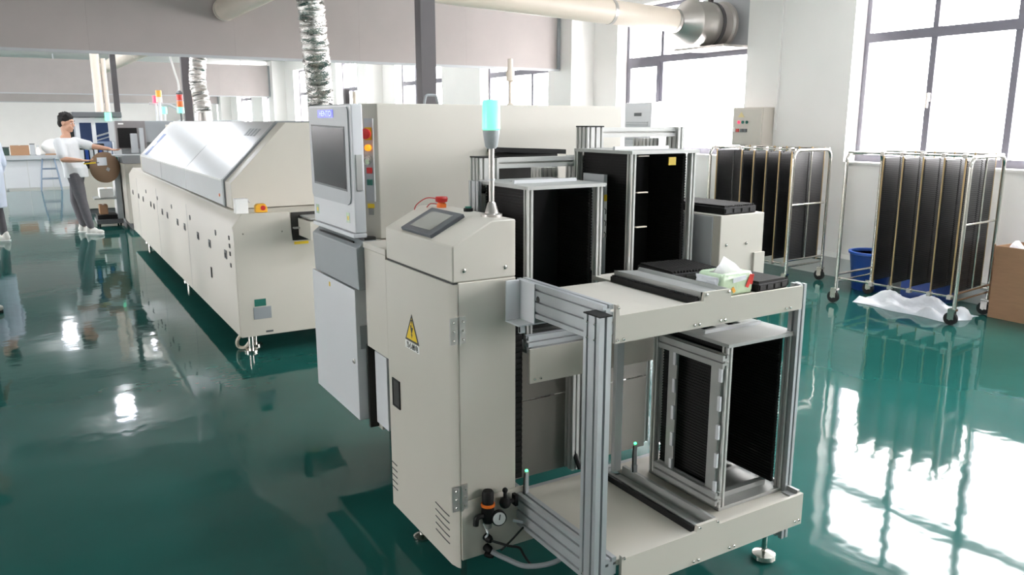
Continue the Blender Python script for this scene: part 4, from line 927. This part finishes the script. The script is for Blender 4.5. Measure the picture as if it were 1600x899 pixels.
BE = thing('work_bench', 'long white fronted bench with a grey top by the far wall', 'bench', (.2, 22.5, 0))
obj('bench_top', MB().box(-.62, 1.4, 22.1, 22.9, .70, .80), lgrey_m, BE, .006)
for k in range(4): obj('front_panel', MB().box(-.58 + k * .49, -.10 + k * .49, 22.2, 22.22, .04, .695), cool_m, BE, .003)
for x in (-.58, 1.34): obj('bench_leg', MB().box(x, x + .04, 22.25, 22.85, 0, .699), alu_m, BE)
def bench_item(name, label, cat, parts):
    x, y, z = parts[0][1][0], parts[0][1][2], .8
    t = thing(name, label, cat, (x, y, z))
    for n_, b, m_, bv in parts: obj(n_, MB().box(*b), m_, t, bv)
    return t
bench_item('cardboard_box', 'brown cardboard box on the far bench', 'box', [('box_body', (-.40, -.02, 22.3, 22.6, .801, 1.03), card_m, .004), ('box_tape', (-.23, -.19, 22.299, 22.601, 1.03, 1.032), cream_m, 0)])
bench_item('parts_bin', 'dark green bin on the far bench left of the cardboard box', 'bin', [('bin_body', (-.56, -.43, 22.3, 22.5, .801, .98), mat('dark_green', (52, 72, 66), .5), .006), ('bin_rim', (-.57, -.42, 22.29, 22.51, .981, 1.0), dgrey_m, .003)])
bench_item('parts_box', 'small grey box on the far bench right of the cardboard box', 'box', [('box_body', (.0, .10, 22.3, 22.45, .801, 1.05), lgrey_m, .004), ('box_lid', (-.004, .104, 22.296, 22.454, 1.051, 1.07), dgrey_m, .003)])
t = thing('bottle', 'small white bottle on the far bench beside the grey box', 'bottle', (.16, 22.3, .8))
obj('bottle_body', MB().lathe([(.04, .001), (.045, .02), (.045, .13), (.02, .17), (.018, .19)], (.16, 22.3, .8)), paper_m, t); obj('bottle_cap', MB().lathe([(.022, .19), (.022, .23), (.006, .235)], (.16, 22.3, .8)), lgrey_m, t)
t = thing('wrapped_bundle', 'big white plastic wrapped bundle on the far bench behind the stool', 'bundle', (.5, 22.5, .8))
mbx = MB().ball((.50, 22.5, .98), (.27, .2, .19), 20, 12)
mbx.v = [(x + random.uniform(-.008, .008), y, max(.802, z + random.uniform(-.008, .008))) for x, y, z in mbx.v]
obj('bundle_wrap', mbx, paper_m, t, angle=80); obj('bundle_print', MB().ball((.55, 22.305, 1.02), (.03, .008, .03), 10, 6), orange_m, t)
bench_item('tool_tray', 'flat brown tray of small parts in front of the white bundle', 'tray', [('tray_body', (.30, .95, 22.15, 22.29, .801, .83), card_m, .003), ('tray_parts', (.6, .9, 22.17, 22.27, .831, .86), lampred_m, .008)])
t = thing('monitor', 'black monitor on the far bench behind the worker\'s head', 'monitor', (.95, 22.5, .8))
obj('screen_case', MB().obox((.88, 22.5, 1.36), (.30, .05, .36), Matrix.Rotation(-.2, 3, 'Z')), black_m, t, .008); obj('monitor_arm', MB().cyl((.92, 22.55, .83), (.92, 22.55, 1.3), .02), dgrey_m, t); obj('monitor_base', MB().box(.80, 1.04, 22.45, 22.65, .801, .83), dgrey_m, t, .004)
t = thing('shelf_board', 'thin dark shelf tray below the black monitor at the far bench', 'shelf', (.85, 22.6, 1.1))
SG = thing('bar_stool', 'tall blue grey metal stool in front of the far bench', 'stool', (.34, 21.75, 0))
obj('seat', MB().box(.20, .48, 21.61, 21.89, .735, .755), grey_m, SG, .008)
for sx_ in (-1, 1):
    for sy_ in (-1, 1): obj('leg', MB().tube([(.34 + sx_ * .12, 21.75 + sy_ * .12, .736), (.34 + sx_ * .17, 21.75 + sy_ * .17, .4), (.34 + sx_ * .21, 21.75 + sy_ * .21, 0.012)], .016, 8), mat('blue_grey_steel', (112, 128, 148), .4, .3), SG)
for z_, k_ in ((.27, .185), (.5, .16)):
    for a, b in (((-1, -1), (1, -1)), ((1, -1), (1, 1)), ((1, 1), (-1, 1)), ((-1, 1), (-1, -1))):
        obj('rung', MB().cyl((.34 + a[0] * k_, 21.75 + a[1] * k_, z_), (.34 + b[0] * k_, 21.75 + b[1] * k_, z_), .010), mat('blue_grey_steel', (112, 128, 148)), SG)
bpy.data.objects.remove(bpy.data.objects['shelf_board'])

# ================================================================== PEOPLE
def person(label, group, J, loc, rz, face=True, mats=None, seed=1):
    """joint dictionary J in local metres: x ahead, y to the left, z up"""
    mats = mats or {}
    t = thing('person', label, 'person', (0, 0, 0), group)
    P_ = {k: Vector(v) for k, v in J.items() if isinstance(v, tuple)}
    hd = P_['head']; hm_ = Matrix.Rotation(J.get('nod', .12), 3, 'Y')
    def hp(x, y, z): return hd + hm_ @ Vector((x, y, z))
    b = MB()
    b.ball(hp(-.012, 0, .035), (.098, .076, .098), 18, 12, hm_)
    b.ball(hp(.022, 0, -.04), (.070, .058, .075), 16, 10, hm_)
    b.ball(hp(.066, 0, -.092), (.026, .026, .022), 10, 8, hm_)                   # chin
    b.capsule([hp(.088, 0, .022), hp(.106, 0, -.016)], [.010, .014], 8)           # nose
    b.ball(hp(.088, 0, -.052), (.014, .024, .006), 8, 6, hm_); b.ball(hp(.085, 0, -.066), (.014, .021, .007), 8, 6, hm_)
    b.ball(hp(.078, 0, .045), (.016, .05, .010), 10, 6, hm_)                      # brow
    for s_ in (-1, 1):
        b.ball(hp(-.01, .078 * s_, -.005), (.022, .009, .033), 8, 8, hm_)         # ears
        b.ball(hp(.062, .036 * s_, -.03), (.025, .02, .022), 8, 6, hm_)
    nk = P_['neck']
    b.capsule([hp(-.03, 0, -.05), nk, nk + Vector((-.015, 0, -.05))], [.052, .054, .075], 12)
    ch, pv = P_['chest'], P_['pelvis']
    b.ball(ch, (.105, .155, .17), 16, 10); b.ball((ch + pv) / 2, (.095, .135, .17), 16, 10); b.ball(pv, (.105, .155, .12), 16, 10)
    for s_, c in ((-1, 'r'), (1, 'l')):
        b.capsule([P_['sh' + c], (P_['sh' + c] + P_['el' + c]) / 2, P_['el' + c]], [.056, .047, .040], 10)
        b.capsule([P_['el' + c], P_['el' + c] * .65 + P_['wr' + c] * .35, P_['wr' + c]], [.040, .039, .026], 10)
        b.capsule([P_['hip' + c], (P_['hip' + c] + P_['kn' + c]) / 2, P_['kn' + c]], [.088, .074, .054], 10)
        b.capsule([P_['kn' + c], P_['kn' + c] * .68 + P_['an' + c] * .32, P_['an' + c]], [.054, .052, .036], 10)
        wr = P_['wr' + c]; hdv = P_['ha' + c] - wr; hdv.normalize(); side = Vector((0, -s_, 0)); side = (side - hdv * side.dot(hdv)).normalized(); up_ = hdv.cross(side)
        for k in range(4):
            off = (k - 1.5) * .019
            base = wr + hdv * .085 + side * off; ln = (.062, .074, .07, .055)[k]
            b.capsule([wr + hdv * .01 + side * off * .7, base], [.015, .0125], 7)
            kn_ = base + hdv * ln * .55 - up_ * s_ * .006; b.capsule([base, kn_, kn_ + hdv * ln * .42 - up_ * s_ * .022], [.0095, .0088, .0072], 7)
        th0 = wr + hdv * .03 + side * .034; b.capsule([wr + hdv * .01 + side * .015, th0, th0 + hdv * .035 + side * .020, th0 + hdv * .062 + side * .018], [.016, .013, .0105, .008], 7)
    body = remesh(obj('body', b, mats.get('skin', skin_m), t), .0075, 3)
    for s_ in (-1, 1):
        obj('eye', MB().ball(hp(.083, .034 * s_, .012), (.008, .012, .006), 10, 8), paper_m, t)
        obj('pupil', MB().ball(hp(.0915, .034 * s_, .014), (.004, .0065, .0055), 8, 6), ink_m, t)
        obj('eyebrow', MB().capsule([hp(.094, .018 * s_, .047), hp(.086, .052 * s_, .048)], [.005, .004], 6), hair_m, t)
    h = MB().ball(hp(-.022, 0, .058), (.102, .084, .088), 18, 12, hm_).ball(hp(-.062, 0, .0), (.058, .074, .075), 16, 10, hm_).ball(hp(.03, 0, .098), (.055, .066, .036), 12, 8, hm_)
    rnd = random.Random(seed)
    for k in range(46):
        a = rnd.uniform(0, 6.28); e = rnd.uniform(.15, 1.5)
        d_ = Vector((math.cos(a) * math.cos(e), math.sin(a) * math.cos(e), math.sin(e)))
        if d_.x > .55 and d_.z < .55: continue
        p_ = hp(-.02 + d_.x * .096, d_.y * .08, .055 + d_.z * .084); b_ = hm_ @ (d_ * .022)
        h.capsule([p_, p_ + b_], [.018, .008], 6)
    remesh(obj('hair', h, hair_m, t), .008, 2)
    # shirt: torso loft + sleeves
    def ring(c, rx, ry, n=22): return [c + Vector((rx * math.cos(2 * math.pi * i / n), ry * math.sin(2 * math.pi * i / n), 0)) for i in range(n)]
    hem = pv + Vector((.01, 0, -.075 if not mats.get('coat') else -.42)); md_ = (ch + pv) / 2
    s2 = MB().ring_loft([ring(hem, .150, .185), ring(pv + Vector((.005, 0, .06)), .148, .182), ring(md_, .136, .172), ring(ch, .135, .185), ring(ch + Vector((0, 0, .09)), .122, .19), ring(ch + Vector((.002, 0, .15)), .085, .13), ring(nk + Vector((-.008, 0, -.035)), .068, .072)])
    for c in 'rl':
        f_ = J.get('sleeve', .72); e_ = P_['sh' + c].lerp(P_['el' + c], f_)
        s2.capsule([P_['sh' + c] + Vector((0, 0, .0)), P_['sh' + c].lerp(P_['el' + c], f_ * .5), e_], [.075, .072, .070], 12)
        if mats.get('coat'): s2.capsule([P_['el' + c], P_['wr' + c]], [.062, .045], 12)
    remesh(obj('shirt', s2, mats.get('shirt', shirt_m), t), .010, 4)
    tr_ = MB().ball(pv + Vector((0, 0, -.02)), (.120, .166, .115), 18, 10)
    for c in 'rl':
        tr_.capsule([P_['hip' + c], P_['hip' + c].lerp(P_['kn' + c], .5), P_['kn' + c], P_['kn' + c].lerp(P_['an' + c], .5), P_['an' + c] + Vector((0, 0, .03))], [.102, .090, .070, .062, .050], 12)
    remesh(obj('trousers', tr_, mats.get('pants', pants_m), t), .010, 4)
    for c in 'rl':
        a_ = P_['an' + c]; yaw = J.get('yaw' + c, 0.); ry_ = Matrix.Rotation(yaw, 3, 'Z')
        def fp_(x, y, z): return Vector((a_.x, a_.y, 0)) + ry_ @ Vector((x, y, z))
        sh = MB().ball(fp_(-.035, 0, .05), (.045, .036, .048), 12, 8).ball(fp_(.05, 0, .045), (.075, .042, .042), 12, 8).ball(fp_(.13, 0, .036), (.068, .046, .034), 12, 8).capsule([fp_(-.02, 0, .06), fp_(-.02, 0, .10)], [.044, .044], 10)
        sh.v = [(x, y, max(z, .012)) for x, y, z in sh.v]
        so = remesh(obj('shoe', sh, mats.get('shoe', shoe_m), t), .008, 2)
        out = [(.19, 0), (.18, .03), (.13, .048), (.06, .044), (-.03, .038), (-.078, .02), (-.078, -.02), (-.03, -.038), (.06, -.044), (.13, -.048), (.18, -.03)]
        obj('sole', MB().ext([tuple(fp_(x, y, 0))[:2] for x, y in out], .001, .016, 'z'), mats.get('sole', paper_m), so)
    t.location = loc; t.rotation_euler = (0, 0, rz)
    return t
worker = dict(head=(-.185, 0, 1.565), neck=(-.205, 0, 1.40), chest=(-.205, 0, 1.20), pelvis=(-.135, 0, .885), nod=.16,
              shr=(-.225, -.175, 1.30), elr=(-.16, -.235, 1.07), wrr=(.085, -.21, 1.055), har=(.2, -.2, 1.05),
              shl=(-.195, .175, 1.30), ell=(.05, .22, 1.235), wrl=(.285, .20, 1.20), hal=(.4, .19, 1.18),
              hipr=(-.11, -.085, .85), knr=(-.035, -.095, .47), anr=(.055, -.105, .085), hipl=(-.16, .085, .85), knl=(-.235, .10, .46), anl=(-.165, .11, .085),
              sleeve=.74, yawr=-.12, yawl=.1)
wx, wy = .64, 13.0
person('person in white t-shirt and grey jeans reaching towards a machine, holding a yellow tool', None, worker, (wx, wy, 0), R(-30.9))
mrot = Matrix.Rotation(R(-30.9), 3, 'Z')
tw_ = Vector((wx, wy, 0)) + mrot @ Vector((.20, -.215, 1.018))
t = thing('yellow_tool', 'small yellow hand tool held in the worker\'s right hand', 'tool', tuple(tw_))
obj('tool_body', MB().obox(tw_, (.17, .022, .02), mrot @ Matrix.Rotation(-.08, 3, 'Y')), yellow_m, t, .004)
obj('tool_tip', MB().obox(tw_ + mrot @ Vector((.105, 0, .008)), (.045, .010, .012), mrot), dgrey_m, t, .002)
stand = dict(head=(.02, 0, 1.545), neck=(-.005, 0, 1.385), chest=(-.01, 0, 1.19), pelvis=(-.01, 0, .885), nod=.1,
             shr=(-.01, -.18, 1.30), elr=(-.03, -.235, 1.03), wrr=(.06, -.24, .80), har=(.09, -.24, .68),
             shl=(-.01, .18, 1.30), ell=(-.03, .235, 1.03), wrl=(.06, .24, .80), hal=(.09, .24, .68),
             hipr=(0, -.085, .85), knr=(.02, -.1, .47), anr=(-.02, -.11, .085), hipl=(0, .085, .85), knl=(.02, .1, .47), anl=(.0, .11, .085), sleeve=.95)
blu = mat('pale_blue_smock', (212, 220, 236), .8, var=.06)
person('person in pale blue white smock at the left edge, mostly out of frame', None, stand, (-.50, 12.65, 0), R(150), mats=dict(coat=True, shirt=blu), seed=5)
person('person whose white shoe tip enters at the left edge of the picture', None, stand, (-.56, 7.86, 0), R(-20), mats=dict(sole=rubber_m), seed=7)
